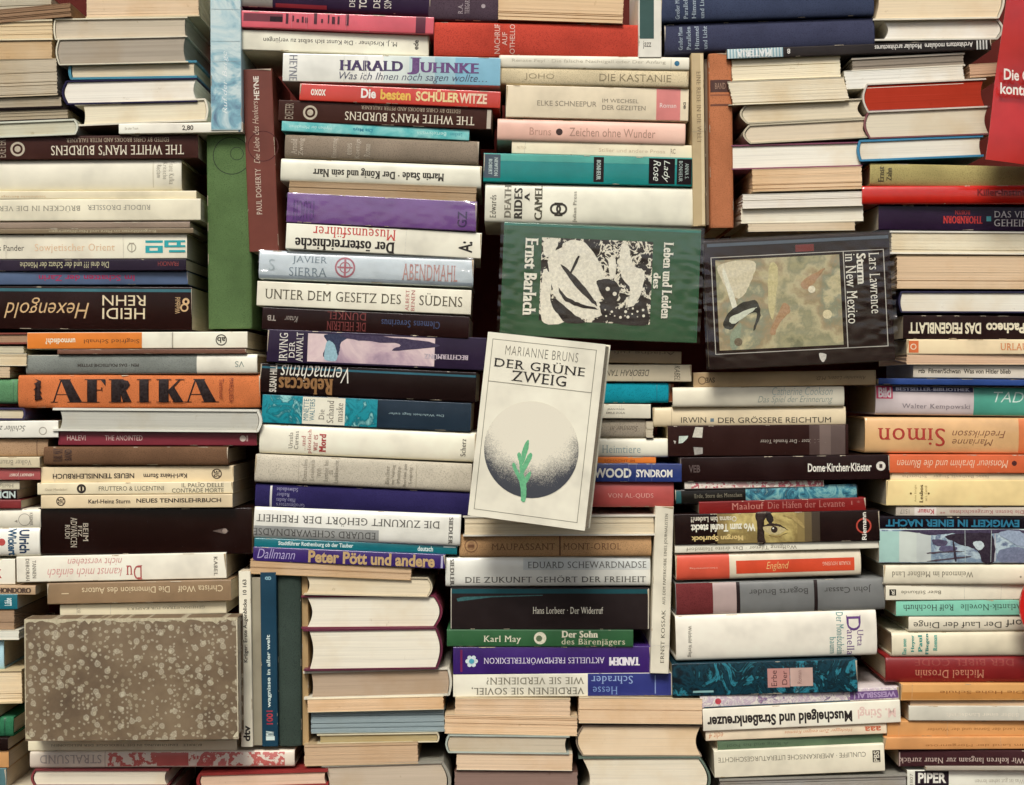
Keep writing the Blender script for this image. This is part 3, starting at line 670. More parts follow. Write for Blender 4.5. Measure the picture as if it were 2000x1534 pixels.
# speckled cover
facing(47, 1210, 464, 1206, 238, '#79664c', 'large hardback turned face out in speckled brown marbled paper', [('g', [(48, .0)] + [(48 + 416 * k / 60, .012 + .022 * random.random() + (.02 if k % 9 == 0 else 0)) for k in range(61)] + [(464, .0)], '#b9ad8e'), ('g', [(47.5, .0), (50, .0), (49.5, .3), (49, .7), (47.5, .98)], '#b9ad8e'), ('g', [(463.5, .02), (461, .02), (461.5, .5), (462, .98), (463.5, .98)], '#c6bb9e'), ('g', [(463, .98), (452, .985), (458, .95), (463, .93)], '#c6bb9e'), ('g', [(48, .98), (60, .985), (55, .96), (48, .93)], '#b0a484')], .030, -.030, True, 'top', mat=marbled())
# ---- upright spines between the piles
S(470, -62, 472, 254, 60, '#a9c3c6', 'pale blue upright spine with cloudy mountain picture near the top left',
  [Pc(-60, 252, 0, 1, 'alps'), T('Ruf der Berge', 100, 222, .42, .62, '#dfe6dc', 'ital', 180)], 'p', 'gloss', y=.0)
S(488, 256, 492, 642, 86, '#586f44', 'broad green upright spine with reflected writing painted as thin dark rings near its top', [('d', 304, .42, 37, 35.4, '#26301c'), ('d', 300, .30, 13, 11.8, '#26301c')], 'h', 'cloth', y=.012)  # rings paint writing reflected in the window glass onto the spine
S(531, 134, 545, 490, 58, '#6d382c', 'reddish brown upright spine with white vertical lettering',
  [T('PAUL DOHERTY', 328, 418, .52, .70, '#cbb8a4', 'serif', 180), T('Die Liebe des Henkers', 196, 318, .52, .72, '#c4ae9a', 'ital', 180), T('HEYNE', 148, 194, .46, .64, '#e0d4c4', 'bold', 180), ('d', 285, .4, 30, 28.4, '#4a1712')], 'p', y=.012)  # last ring: red loop of the same glass reflection, painted on the cover
S(489, 1116, 494, 1459, 23, '#e0d8c0', 'thin white upright spine beside the speckled brown book', [T('Krüger: Erste Augenblicke  10 163', 1132, 1294, .25, .68, '#3a332c', 'bold', 180), T('dtv', 1417, 1448, .2, .8, '#2a2420', 'black', 180)], y=0)
S(509, 1128, 513, 1456, 18, '#958c76', 'thin grey upright spine between a white and a dark blue one', y=.004)
S(539, 1118, 543, 1458, 31, '#173a4c', 'dark blue upright spine with white typewriter lettering', [T('wagnisse in aller welt', 1240, 1382, .36, .66, '#c9d6cc', 'bold', 180), T('1001', 1388, 1415, .3, .7, '#a8323c', 'bold', 180), Rc(1438, 1446, .2, .75, '#c9d6cc'), T('nv', 1428, 1437, .25, .75, '#c9d6cc', 'bold', 180), T('8', 1126, 1133, .3, .7, '#8ab0b8', 'bold', 180)], y=.002)
S(587, 1120, 589, 1458, 46, '#39443c', 'dark grey green upright cloth spine', kind='h', fin='cloth', y=.006)
S(601, 1124, 603, 1456, 12, '#a98c62', 'narrow tan upright edge beside the dark grey green spine', y=.012)
# ---- third column, top
S(468, -40, 842, -22, 52, '#2f2036', 'dark violet hard spine with white sideways capitals cut by the top edge', [Rc(469, 534, .02, .98, '#8b857c'), Rc(540, 640, .82, .96, '#8c2f36'), T('DEIN', 684, 695, .3, .82, '#d8cfc4', 'sans', 90), T('TOD', 703, 718, .3, .86, '#d8cfc4', 'bold', 90), T('DER', 731, 744, .3, .82, '#d8cfc4', 'sans', 90), T('SOMMER', 752, 766, .1, .82, '#d8cfc4', 'sans', 90)], 'h')
S(838, -26, 976, -22, 64, '#51414a', 'purple grey cloth hard spine at the top beside a tan block of pages', [T('R.A.', 896, 905, .5, .8, '#a99a9a', 'serif', 90), T('TIERGARTEN', 909, 918, .2, .8, '#a99a9a', 'serif', 90), ('o', 945, .55, 4, '#a99a9a')], 'h', 'cloth')
S(463, 20, 848, 35, 33, '#cf5560', 'pink spine with a row of dark silhouettes', [Rc(476, 553, .15, .62, '#6a2f38'), Rc(528, 553, .3, .6, '#2e2024'), Rc(813, 832, .0, 1, '#5a2233')] + [Rc(x, x + wd, a, b, '#4a1f2a') for x, wd, a, b in [(559, 5, .1, .7), (572, 3, .2, .55), (580, 5, .4, .6), (590, 4, .25, .6), (597, 5, .3, .62), (614, 6, .02, .66), (628, 4, .35, .58), (641, 3, .1, .6), (649, 6, .2, .62), (660, 4, .16, .62), (676, 6, .02, .68)]], 'p', 'gloss')
S(463, 58, 838, 70, 39, '#e6e0c9', 'cream spine with a thin black upside down line of letters under the pink one', [T('M. J. Kirschner · Die Kunst sich selbst zu verjüngen', 515, 776, .30, .60, '#2f2822', 'sans', 180), T('ede', 808, 818, .24, .72, '#2f2822', 'bold', 90)], W=.13)
S(553, 104, 978, 114, 55, '#e9e6d8', 'white spine fading to sky blue with large violet capitals',
  [Rc(890, 978, 0, 1, '#7fb0c2'), Rc(850, 890, 0, 1, '#9dc0c6'), Rc(800, 850, 0, 1, '#bdd0cd'), Rc(750, 800, 0, 1, '#d6dcd2'), T('HARALD', 664, 788, .20, .56, '#4a3a5e', 'sbold'), T('J', 796, 823, .06, .66, '#6a4a78', 'sbold'), T('UHNKE', 821, 936, .22, .58, '#6a4a78', 'sbold'), T('Was ich Ihnen noch sagen wollte…', 664, 952, .62, .96, '#4a4a60', 'ital'), T('HEYNE', 566, 581, .05, .96, '#8a8a90', 'serif', 270)], 'p', 'gloss')
S(586, 163, 978, 180, 33, '#c23a2e', 'red spine with yellow and white comic letters', [T('Die', 706, 735, .14, .72, '#ece0d2', 'black'), T('besten', 744, 803, .14, .76, '#e0b04e', 'black'), T('SCHÜLER', 813, 898, .06, .76, '#e6c98e', 'black'), T('WITZE', 898, 952, .18, .78, '#e8c4a6', 'black'), T('xoxo', 608, 637, .3, .68, '#ecd8c8', 'bold', 180)], 'p', 'gloss')
S(545, 195, 962, 214, 41, '#3f241d', 'second of two dark brown spines with white upside down capitals, under the red comic one', wmb((675, 928, 706, 900, 607, 566)) + [Rc(952, 960, .05, .95, '#b8ab98')])
S(551, 235, 917, 254, 21, '#46a5a5', 'thin turquoise spine with pale upside down letters', [Pc(551, 917, 0, 1, 'turq'), T('Mythen der Menschheit', 565, 648, .3, .7, '#b8dcd2', 'sans', 180), T('Die Maya', 690, 728, .3, .7, '#1f7a90', 'bold', 180), T('Bertelsmann', 815, 872, .35, .7, '#b8dcd2', 'sans', 180), T('Lexikon', 880, 903, .35, .7, '#2a7f90', 'sans', 180)])
S(557, 262, 936, 276, 45, '#8b7c6a', 'taupe cloth hard spine with faint pale sideways words', [T(a, u - 6, u + 6, v0, v1, '#b9ac98', 'serif', 90) for a, u, v0, v1 in [('Arnold', 575, .2, .85), ('Zweig', 590, .15, .9), ('Einsetzung', 655, .1, .95), ('eines', 682, .3, .8), ('Koenigs', 700, .1, .95), ('Roman', 718, .3, .85)]], 'h', 'cloth')
S(549, 309, 941, 324, 45, '#e1dcc6', 'white spine with black upside down gothic letters', [T('Martin Stade · Der König und sein Narr', 612, 868, .30, .74, '#3a352c', 'sbold', 180)], 'h')
E(565, 353, 931, 366, 28, '#a98a62', 'tattered tan block of pages above the violet spine', '#9c8462', y=.004)
vio = S(562, 376, 932, 394, 58, '#6d4683', 'violet spine with faint darker letters, wrapped in cellophane', [T('FLUCH', 574, 616, .25, .92, '#56366e', 'sbold', 180), T('GZ', 895, 914, .35, .9, '#3a2450', 'bold', 90)], 'p', 'gloss')
S(560, 436, 941, 455, 50, '#e8e2cc', 'white spine with black and red upside down letters', [T('Museumsführer', 612, 773, .06, .48, '#c2453e', 'serif', 180), T('Der österreichische', 578, 772, .54, .98, '#231c18', 'sbold', 180), T('A:', 897, 924, .36, .80, '#231c18', 'bold', 90)], W=.12)
jav = S(507, 488, 926, 505, 56, '#c3ccce', 'pale silver blue spine with thin grey capitals and a round red seal', [Rc(508, 925, .86, .99, '#9aa4ac'), T('JAVIER', 572, 640, .16, .46, '#77858c', 'serif'), T('SIERRA', 566, 640, .56, .86, '#77858c', 'serif'), ('d', 675, .5, 20, 16.5, '#a8646e'), ('d', 675, .5, 11, 9, '#a8646e'), Rc(660, 690, .47, .53, '#a8646e'), Rc(673, 677, .2, .8, '#a8646e'), T('ABENDMAHL', 787, 895, .28, .84, '#b98c84', 'serif'), T('S', 526, 538, .3, .7, '#a6b2b4', 'serif')], 'h', 'gloss')
S(503, 549, 921, 567, 48, '#e4ddc6', 'cream spine with large thin grey capitals along its whole length', [T('UNTER DEM GESETZ DES', 519, 784, .30, .70, '#57503f', 'serif'), T('SÜDENS', 820, 904, .20, .70, '#57503f', 'serif'), T('ALBERT', 793, 800, .1, .95, '#b8726a', 'serif', 90), T('BENEN', 804, 811, .1, .95, '#b8726a', 'serif', 90)], W=.12)
S(513, 600, 917, 619, 43, '#22100f', 'black spine with dim red and blue upside down letters', [T('Knaur', 557, 583, .35, .62, '#a09488', 'ital', 180), T('TB', 523, 540, .35, .6, '#a09488', 'bold', 180), T('DUNKEL', 640, 716, .06, .40, '#6d2a26', 'serif', 180), T('DIE HEILERIN', 640, 716, .50, .90, '#6d2a26', 'serif', 180), T('Clemens Severinus', 746, 860, .3, .62, '#3a4668', 'serif', 180)], 'p', 'gloss')
S(523, 643, 950, 660, 64, '#2c2136', 'dark violet spine with white sideways words and a pinkish picture', [Pc(602, 850, .08, .94, 'dusk'), ('b', [(636, .08), (690, .08), (668, .3), (664, .62), (650, .9), (632, .72), (642, .4)], '#2b3048'), ('b', [(640, .3), (655, .42), (660, .85), (636, .84)], '#8fb0b8'), ('b', [(668, .08), (790, .12), (860, .3), (770, .5), (780, .3), (700, .24)], '#3a3048'), T('IRVING', 547, 563, .1, .95, '#d6cfc4', 'serif', 90), T('DER', 566, 577, .35, .85, '#d6cfc4', 'serif', 90), T('ANWALT', 580, 593, .06, .96, '#d6cfc4', 'serif', 90), T('BECHTERMÜNZ', 830, 916, .56, .74, '#b9aab0', 'sbold', 180)], 'p', 'gloss')
S(509, 709, 931, 728, 58, '#1a0e0d', 'black spine with slanted white and brown upside down letters', [Rc(510, 930, .10, .17, '#2d5f6c'), T('Vermächtnis', 549, 682, .02, .56, '#ded6c6', 'ital', 180), T('Rebeccas', 546, 652, .44, .98, '#8a6238', 'sbold', 180), T('SUSAN HILL', 528, 542, .04, .96, '#cfc6b6', 'bold', 90)], 'p', 'gloss')
S(513, 770, 921, 788, 56, '#23303c', 'dark blue spine with a marbled teal end and a white label', [Pc(513, 592, 0, 1, 'teal'), Rc(592, 675, .03, .97, '#dcd6c0'), Pc(675, 738, 0, 1, 'teal'), T('MINETTE', 594, 604, .1, .85, '#2f6f7a', 'sans', 90), T('WALTERS', 606, 616, .1, .85, '#2f6f7a', 'sans', 90), T('Die', 624, 635, .45, .8, '#7f776a', 'serif', 90), T('Schand', 640, 653, .12, .9, '#7f776a', 'serif', 90), T('maske', 658, 671, .2, .85, '#7f776a', 'serif', 90), T('Die Wahrheit liegt tiefer', 760, 868, .42, .52, '#8fa6a8', 'sans', 180)], 'p', 'gloss')
S(508, 828, 930, 846, 57, '#e6dfc8', 'white hard spine with a stack of small red sideways words', [T('Ursula', 565, 573, .25, .8, '#6e675a', 'serif', 90), T('Curtiss', 576, 584, .2, .82, '#6e675a', 'serif', 90), T('...und', 590, 598, .35, .85, '#b05a52', 'serif', 90), T('plötzlich', 602, 611, .12, .95, '#b05a52', 'serif', 90), T('war es', 614, 622, .3, .85, '#b05a52', 'serif', 90), T('Mord', 625, 638, .25, .88, '#a8403c', 'sbold', 90), T('Scherz', 901, 911, .22, .82, '#4a433a', 'serif', 90)], 'h')
S(499, 887, 922, 907, 55, '#c3b9a4', 'grey white cloth hard spine with pale sideways words', [Rc(584, 585, .05, .95, '#a59c88')] + [T(a, u - 4, u + 4, v0, v1, '#8d8574', 'serif', 90) for a, u, v0, v1 in [('Deutsches', 597, .1, .88), ('Lesebuch', 611, .12, .85), ('von', 625, .4, .7), ('Luther bis', 638, .1, .85), ('zu', 648, .45, .6), ('Liebknecht', 658, .08, .9), ('Bücher', 758, .2, .85), ('im Verlag', 770, .15, .85), ('Philipp', 781, .2, .8), ('Reclam jun', 793, .1, .9), ('Leipzig', 804, .2, .8)]] + [Rc(814, 815, .05, .95, '#a59c88')], 'h', 'cloth')
S(499, 945, 920, 962, 47, '#2b2550', 'navy blue cloth hard spine with a white stripe near its left end', [Rc(528, 532, .06, .94, '#c3bfb8')] + [T(a, 541, u, v0, v0 + .16, '#8a86a0', 'serif', 180) for a, u, v0 in [('Schwedische', 582, .12), ('Reiher', 566, .34), ('Miko Andits', 578, .56), ('Großmutters', 596, .76)]], 'h', 'cloth')
zuk = dict(kind='h', fin='gloss')
S(497, 989, 901, 1005, 62, '#e5e2d4', 'white hard spine with grey upside down capitals and a grey block', [Rc(498, 742, .60, .96, '#9a9a94'), T('EDUARD SCHEWARDNADSE', 497, 736, .68, .90, '#4c4a46', 'serif', 180), T('DIE ZUKUNFT GEHÖRT DER FREIHEIT', 502, 860, .24, .52, '#55524c', 'serif', 180), T('SIEDLER', 878, 886, .1, .95, '#6a665e', 'sbold', 270)], **zuk)
S(497, 1051, 893, 1066, 18, '#14676f', 'thin teal spine with white letters above the violet one', [T('Stadtführer Rothenburg ob der Tauber', 544, 690, .22, .80, '#cfe0d6', 'bold'), T('deutsch', 816, 846, .2, .75, '#cfe0d6', 'bold'), Rc(866, 890, .1, .25, '#d0e0dc')], 'p', 'gloss')
S(495, 1068, 870, 1083, 28, '#3a2766', 'thin violet spine with golden playful letters', [T('Dallmann', 503, 577, .12, .78, '#a89cc0', 'ital'), T('Peter Pött und andere', 603, 850, .08, .94, '#b89a6a', 'black'), Rc(862, 866, .1, .95, '#b9b4cc')], 'p', 'gloss')
E(489, 1093, 804, 1106, 28, '#c9a578', 'tan block of pages under the thin violet spine', '#b8996e')
wrapper(vio, 562, 376, 932, 394, 58, 0, 1.0, 2.3)
wrapper(jav, 507, 488, 926, 505, 56, 0, 1.1, 7.7)
# ---- third column, bottom: page edges
H(594, 1124, 845, 1129, 38, '#dcc9a2', 'cream hardback with a rounded back, topmost of the pile right of the upright spines', '#c9bb9c', 'r', .2, t=2)
H(588, 1164, 864, 1162, 65, '#e6dabc', 'upper one of two thick hardbacks in maroon boards with white pages', '#6d2a3c', 'r', .20, lip=12)
H(592, 1230, 864, 1226, 81, '#e6dabc', 'lower one of two thick hardbacks in maroon boards with white pages', '#5a2436', 'r', .12, lip=12)
H(592, 1312, 882, 1304, 55, '#ab9172', 'hardback in a torn grey white jacket with brown pages', '#cfc8b4', 'r', .06, lip=16, t=4)
E(600, 1366, 866, 1360, 26, '#dcb585', 'orange tan block of pages above a grey blue one', '#d8c8a6')
E(607, 1389, 868, 1385, 44, '#84938f', 'grey blue stained block of pages', '#a3aaa0')
H(619, 1435, 858, 1431, 19, '#a5905c', 'thin olive paged book in a torn white cover', '#cdc2a2', 'r', .1, t=2.4)
E(594, 1454, 816, 1449, 43, '#c2a076', 'brownish block of pages left of a dark gap near the bottom', '#b8a07a')
H(628, 1494, 880, 1486, 78, '#b9a688', 'grey hardback with a rounded back at the bottom edge', '#8a8678', 'r', .16, t=5)
# ---- fourth column, top
E(975, -36, 1219, -28, 74, '#e0bb8a', 'light tan block of pages at the top above the red hard spine', '#d2bb92')
S(848, 42, 1251, 46, 64, '#bd4636', 'red cloth hard spine with pale sideways capitals', [T('NACHRUF', 966, 977, .05, .95, '#d8b4a4', 'sans', 90), T('AUF', 981, 991, .3, .7, '#d8b4a4', 'sans', 90), T('OTHELLO', 996, 1006, .05, .95, '#d8b4a4', 'sans', 90)], 'h', 'cloth')
S(1292, -60, 1292, 112, 45, '#e2dccb', 'white upright spine with a dark green panel at the top', [Rc(-58, 76, .33, .95, '#34504a'), T('jazz', 80, 96, .45, .8, '#4a443c', 'sans', 90)], y=0)
S(975, 107, 1346, 113, 25, '#e1d9c2', 'thin white spine with a small blue dot at its right end', [T('Renate Feyl · Die falsche Nachtigall oder Der Anfang', 1000, 1300, .3, .62, '#b3aa94', 'sans'), ('o', 1322, .5, 5, '#2f6a86'), Rc(1310, 1311, .1, .9, '#a8a08c')], 'h')
S(977, 130, 1345, 138, 34, '#d8c6a0', 'beige hard spine with thin grey brown capitals', [T('JOHO', 1025, 1083, .36, .76, '#9a8a6c', 'sans'), T('DIE KASTANIE', 1171, 1311, .30, .72, '#8a7c60', 'sans')], 'h', 'cloth')
S(989, 166, 1346, 173, 63, '#ddcdae', 'wide beige spine with a pink block at its right', [Rc(1283, 1330, 0, 1, '#d27f78'), T('ELKE SCHNEEPUR', 1050, 1166, .46, .62, '#857a68', 'sans'), T('IM WECHSEL', 1177, 1248, .36, .48, '#857a68', 'sans'), T('DER GEZEITEN', 1177, 1262, .56, .70, '#857a68', 'sans'), T('Roman', 1290, 1322, .46, .60, '#e8cfc4', 'sans'), T('DB', 1336, 1341, .42, .62, '#4a433a', 'bold', 270)], W=.12)
S(972, 231, 1340, 240, 43, '#e8b9a4', 'pale pink hard spine with a dark dot between its words', [T('Bruns', 1035, 1077, .38, .72, '#b98c7a', 'sans'), ('o', 1093, .55, 6.5, '#3a2622'), T('Zeichen ohne Wunder', 1113, 1281, .34, .72, '#b08a78', 'sans')], 'h')
S(1000, 275, 1354, 284, 25, '#e9dcbc', 'thin cream spine lying on the turquoise one', [T('MAX FRISCH', 1010, 1028, .4, .65, '#c9ba98', 'sans'), T('Stiller und andere Prosa', 1170, 1300, .4, .68, '#c9b89a', 'sans'), T('RC', 1310, 1320, .3, .7, '#a89a80', 'bold')])
S(945, 299, 1353, 308, 56, '#0d7f7a', 'turquoise spine with black label patches', [Rc(946, 1352, .0, .26, '#4f9f90'), Rc(945, 978, .04, .86, '#47525c'), T('ROBERT', 955, 962, .2, .75, '#aebab4', 'sbold', 270), T('NEWTON', 966, 973, .15, .8, '#aebab4', 'sbold', 270), Rc(1160, 1180, .05, .92, '#241a1c'), T('BONHEUR', 1166, 1174, .15, .85, '#a9b6ac', 'sbold', 270), Rc(1268, 1319, .05, .94, '#1c1416'), Rc(1323, 1352, .05, .94, '#1c1416'), T('Lady', 1294, 1309, .12, .88, '#d8dccc', 'ital', 270), T('Rose', 1277, 1291, .12, .84, '#d8dccc', 'ital', 270), T('ANNA S.', 1339, 1346, .2, .75, '#a9b6ac', 'serif', 270), T('BONHEUR', 1327, 1334, .12, .85, '#a9b6ac', 'serif', 270)], 'p', 'gloss')  # paler band along the top is a reflection painted into the teal
S(948, 358, 1356, 367, 76, '#e2dcc6', 'white hard spine with jumbled black sideways capitals and an oval emblem', [T('Edwards', 958, 970, .3, .88, '#4a4438', 'serif', 90), T('DEATH', 986, 999, .02, .88, '#7a7464', 'sbold', 90), T('RIDES', 1005, 1021, .1, .9, '#3a342c', 'sbold', 90), T('A', 1025, 1035, .22, .44, '#2a241e', 'sbold', 90), T('CAMEL', 1045, 1060, .02, .92, '#55503f', 'sbold', 90), ('d', 1086, .62, 11, 7, '#3a342c'), ('d', 1098, .62, 11, 7, '#3a342c'), Rc(1084, 1100, .76, .80, '#3a342c'), Rc(1084, 1100, .46, .50, '#3a342c'), T('Julian Press', 1120, 1129, .16, .95, '#8a8474', 'serif', 90)], 'h')
S(1374, 104, 1378, 442, 24, '#b9a27a', 'narrow tan upright spine left of the salmon one', [T('EINE REISE IN DIE WELT', 140, 280, .25, .6, '#7d6a4c', 'serif', 0), Rc(106, 440, .02, .28, '#d0bc94')], y=.002)
S(1386, 116, 1390, 440, 11, '#7d6a55', 'sliver of a grey brown upright spine beside the narrow tan one', y=.016)
S(1430, 104, 1434, 445, 46, '#b5714c', 'salmon brown upright cloth spine with a dark label', [Rc(156, 180, .06, .94, '#4a2e26'), Rc(184, 187, .06, .94, '#8a5238'), Rc(203, 207, .06, .94, '#6a3e2c'), T('BAND', 162, 174, .3, .75, '#9a7a64', 'serif', 90)], 'h', 'cloth', y=.004)
# ---- fourth column, behind and under the white cover
S(1090, 683, 1331, 687, 24, '#a18a6c', 'taupe spine just under the green cover', [T('Ariadne ruft', 1196, 1318, .04, .3, '#6d5a46', 'sans', 180)], y=.006)
S(1090, 712, 1350, 713, 33, '#cabda0', 'grey cream spine with slanted black upside down letters', [T('DEBORAH TAN', 1183, 1268, .3, .68, '#3a322a', 'ital', 180), T('KABEL', 1317, 1328, .05, .92, '#55493c', 'ital', 270)])
S(1090, 748, 1306, 748, 39, '#1790a0', 'bright turquoise hard spine right of the white cover', [Rc(1282, 1284, .03, .97, '#0f7484')], 'h', 'cloth', y=.002)
S(1306, 750, 1316, 750, 36, '#a8603c', 'sliver of a rust brown book between turquoise and white spines', y=.012)
S(1090, 789, 1271, 790, 28, '#ddd5be', 'white spine with two tiny grey lines under the bright turquoise one', [T('JEAN PAUL', 1186, 1221, .3, .44, '#8a8274', 'bold'), T('EMILE ZOLA', 1184, 1221, .54, .68, '#8a8274', 'bold')])
S(1090, 819, 1262, 820, 36, '#9b8f7c', 'grey taupe hard spine with dark upside down script', [T('Sommer in', 1192, 1246, .35, .65, '#5d5144', 'ital', 180)], 'h', 'cloth')
E(1262, 822, 1276, 822, 34, '#c9bda0', 'sliver of pages standing right of the grey taupe spine', '#2a1a16', y=.003)
S(1090, 857, 1306, 857, 36, '#e2dcc6', 'white hard spine with grey blue serif letters', [T('Heimtiere', 1176, 1251, .36, .78, '#97a4a0', 'serif')], 'h')
S(1090, 893, 1281, 893, 12, '#d8762a', 'thin orange spine on the blue one', [T('SCHACHT IM', 1180, 1240, .4, .8, '#a84e18', 'bold')])
S(1090, 905, 1331, 906, 36, '#27376e', 'blue spine with heavy white capitals', [T('WOOD', 1160, 1233, .26, .78, '#e2dcd0', 'black'), T('SYNDROM', 1242, 1313, .32, .74, '#e2dcd0', 'black')], 'p', 'gloss')
S(1090, 941, 1316, 941, 50, '#b4524c', 'dusky pink hard spine under the blue one', [T('VON AL-QUDS', 1187, 1276, .46, .66, '#d69c90', 'serif')], 'h')
E(904, 1008, 1281, 1006, 40, '#e2cfa8', 'cream paperback block of pages under the white cover with the twig', '#ddd6c4', hard=True, over=4, y=0)
S(897, 1046, 1272, 1044, 43, '#bd9468', 'light brown hard spine with dark spaced capitals and a round medallion', [T('MAUPASSANT', 960, 1084, .38, .68, '#7a5638', 'serif'), Rc(1092, 1095, .06, .94, '#6d4a32'), T('MONT-ORIOL', 1100, 1213, .38, .68, '#7a5638', 'serif'), ('d', 920, .48, 13, 11, '#7d5a3c'), ('o', 920, .48, 8, '#9a7450'), Rc(914, 926, .42, .56, '#6d4a32')], 'h', 'cloth')
S(870, 1089, 1271, 1088, 58, '#e3e0d2', 'white hard spine with grey upright capitals and a pale grey block', [Rc(1022, 1270, .05, .44, '#c9cac2'), T('EDUARD SCHEWARDNADSE', 1031, 1263, .16, .38, '#5f5d56', 'serif'), T('DIE ZUKUNFT GEHÖRT DER FREIHEIT', 908, 1262, .62, .86, '#57544c', 'serif'), T('SIEDLER', 879, 887, .05, .95, '#6a665e', 'sbold', 270)], **zuk)
S(880, 1148, 1269, 1149, 82, '#251d1c', 'thick worn black spine with a teal upper edge and tiny white letters', [Rc(882, 1267, .03, .14, '#1d4a50', 'gloss'), ('g', [(892, .26), (905, .22), (960, .2), (1060, .17), (1060, .19), (960, .23), (915, .3), (894, .33)], '#2f5a58'), T('Hans Lorbeer · Der Widerruf', 1041, 1178, .46, .62, '#cfc8b4', 'serif'), Rc(880.6, 882, .02, .98, '#b9b2a0'), Rc(1266, 1268, .02, .98, '#b9b2a0')], 'p')
S(873, 1230, 1237, 1231, 33, '#2f5a36', 'green spine with cream serif letters and a round cream medallion', [T('Karl May', 945, 1018, .36, .84, '#d6d0b4', 'serif'), ('o', 1055, .5, 12, '#d6d0b4'), ('o', 1053, .52, 6, '#5a6a4c'), T('Der Sohn', 1097, 1168, .06, .46, '#d6d0b4', 'sbold'), T('des Bärenjägers', 1097, 1221, .52, .98, '#c4c0a0', 'serif')], 'p')
S(885, 1264, 1272, 1263, 54, '#3d2468', 'deep violet spine with white upside down capitals and a flower emblem', [T('AKTUELLES FREMDWÖRTERLEXIKON', 945, 1181, .40, .66, '#cfc6d2', 'serif', 180), T('TANDEM', 1190, 1250, .40, .70, '#ded6d8', 'fat', 180), Rc(899, 903, .1, .9, '#7a2350')] + [('o', 921 + 8 * math.cos(a), .52 + .15 * math.sin(a), 4.2, '#c9d2d0') for a in [0, 1.05, 2.1, 3.14, 4.19, 5.24]] + [('o', 921, .52, 5, '#4f9fb0')], 'p', 'gloss')
S(1316, 990, 1306, 1316, 36, '#e1d8c0', 'white upright spine with small spaced black capitals', [T('ERNST KOSSAK', 1192, 1296, .28, .48, '#55503f', 'serif', 180), T('AUS DEM PAPIERKORBE EINES JOURNALISTEN', 1004, 1182, .26, .46, '#55503f', 'serif', 180)], y=0)
S(885, 1317, 1312, 1315, 45, '#e5dec8', 'half white half blue spine with thin upside down capitals', [Rc(1148, 1311, 0, 1, '#2c3270'), T('WIE SIE VERDIENEN?', 950, 1141, .16, .46, '#77725f', 'serif', 180), T('VERDIENEN SIE SOVIEL,', 921, 1141, .56, .90, '#6d6858', 'serif', 180), T('Schrader', 1155, 1236, .12, .46, '#8ca0c4', 'serif', 180), T('Hesse', 1158, 1206, .58, .92, '#6d86b4', 'serif', 180), Rc(1279, 1281, .1, .9, '#7a8ab0')], 'p', 'gloss')
# ---- fourth column, bottom: page edges
E(889, 1364, 1114, 1366, 35, '#d6b48a', 'tan block of pages, topmost under the half white half blue spine', '#c9b592')
E(869, 1395, 1128, 1400, 38, '#deb98a', 'orange tan block of pages sticking out to both sides of its pile', '#d6bd98')
H(870, 1435, 1112, 1438, 36, '#bfae8e', 'thin book in a pale grey green cover with grey pages', '#a9b0a2', 'l', .12, t=3)
E(892, 1470, 1118, 1472, 34, '#d8ba92', 'narrow tan block of pages above a dark brown one', '#dccfb4')
E(888, 1506, 1128, 1507, 66, '#7d5f4e', 'dark brown block of pages at the bottom edge', '#5c4238')
E(1131, 1363, 1372, 1365, 50, '#dcb98c', 'thick tan block of pages right of the narrow tan pile', '#cfbb98')
H(1125, 1417, 1371, 1418, 60, '#dfc49a', 'cream block of pages with a bowed right edge', '#8a7a68', 'l', .2, lip=3, t=2)
H(1130, 1479, 1388, 1478, 90, '#dccfae', 'thick cream hardback with a rounded grey green back at the bottom edge', '#5c6a5c', 'r', .22, lip=8)
# ---- right side, top
rb = lambda o: [T(a, o + k * 16 - 4, o + k * 16 + 4, .12, .92, '#aebac0', 'serif', 90) for k, a in enumerate(['Großer Mann', 'Parallelen', 'Himmel', 'und Licht'])]
S(1290, -18, 1705, -30, 61, '#3b4258', 'upper one of two alike blue cloth hard spines with four sideways words', rb(1322), 'h', 'cloth')
S(1297, 47, 1706, 34, 56, '#3e4055', 'lower one of two alike blue cloth hard spines with four sideways words', rb(1328), 'h', 'cloth')
S(1419, 96, 1936, 77, 20, '#2a2422', 'thin long black spine with white upside down letters and striped ends', [Rc(1420, 1529, .04, .96, '#8aa6ac')] + [Rc(1422 + 6 * k, 1424 + 6 * k, .05, .95, '#d8dcd2') for k in range(18)] + [T('MATERIA', 1438, 1506, .2, .85, '#e4e4da', 'sbold', 180), T('8', 1537, 1543, .2, .7, '#d6d0c4', 'bold', 180), T('Architettura modulare  Modular architectures', 1708, 1900, .18, .68, '#cfc9bd', 'bold', 180)] + [Rc(1907 + 6 * k, 1910 + 6 * k, .05, .95, '#d2d2c8') for k in range(4)], 'p', 'gloss', y=0)
E(1429, 117, 1641, 109, 41, '#ead9b2', 'square cream block of pages under the striped black spine', '#e0d4b4')
E(1421, 160, 1648, 151, 46, '#e6d6b2', 'cream block of pages with slanting ends below the square one', '#d9cfb4', skew=10)
H(1444, 204, 1688, 192, 39, '#d9c8a4', 'upper one of two cream books with round dark banded backs', '#b9ad92', 'l', .3, t=3)
H(1450, 244, 1698, 231, 38, '#d7c3a0', 'lower one of two cream books with round dark banded backs', '#b9ad92', 'l', .3, t=3)
H(1420, 284, 1683, 277, 48, '#ece2c8', 'white block of pages in thin reddish boards', '#7c4456', 'l', .06, t=2.6, lip=2)
E(1469, 331, 1683, 325, 44, '#e0bb8c', 'tan block of pages under the white one with reddish boards', '#c9b08a')
E(1450, 380, 1684, 374, 28, '#e4d8c0', 'off white block of pages above two thinner ones', '#e2dac8')
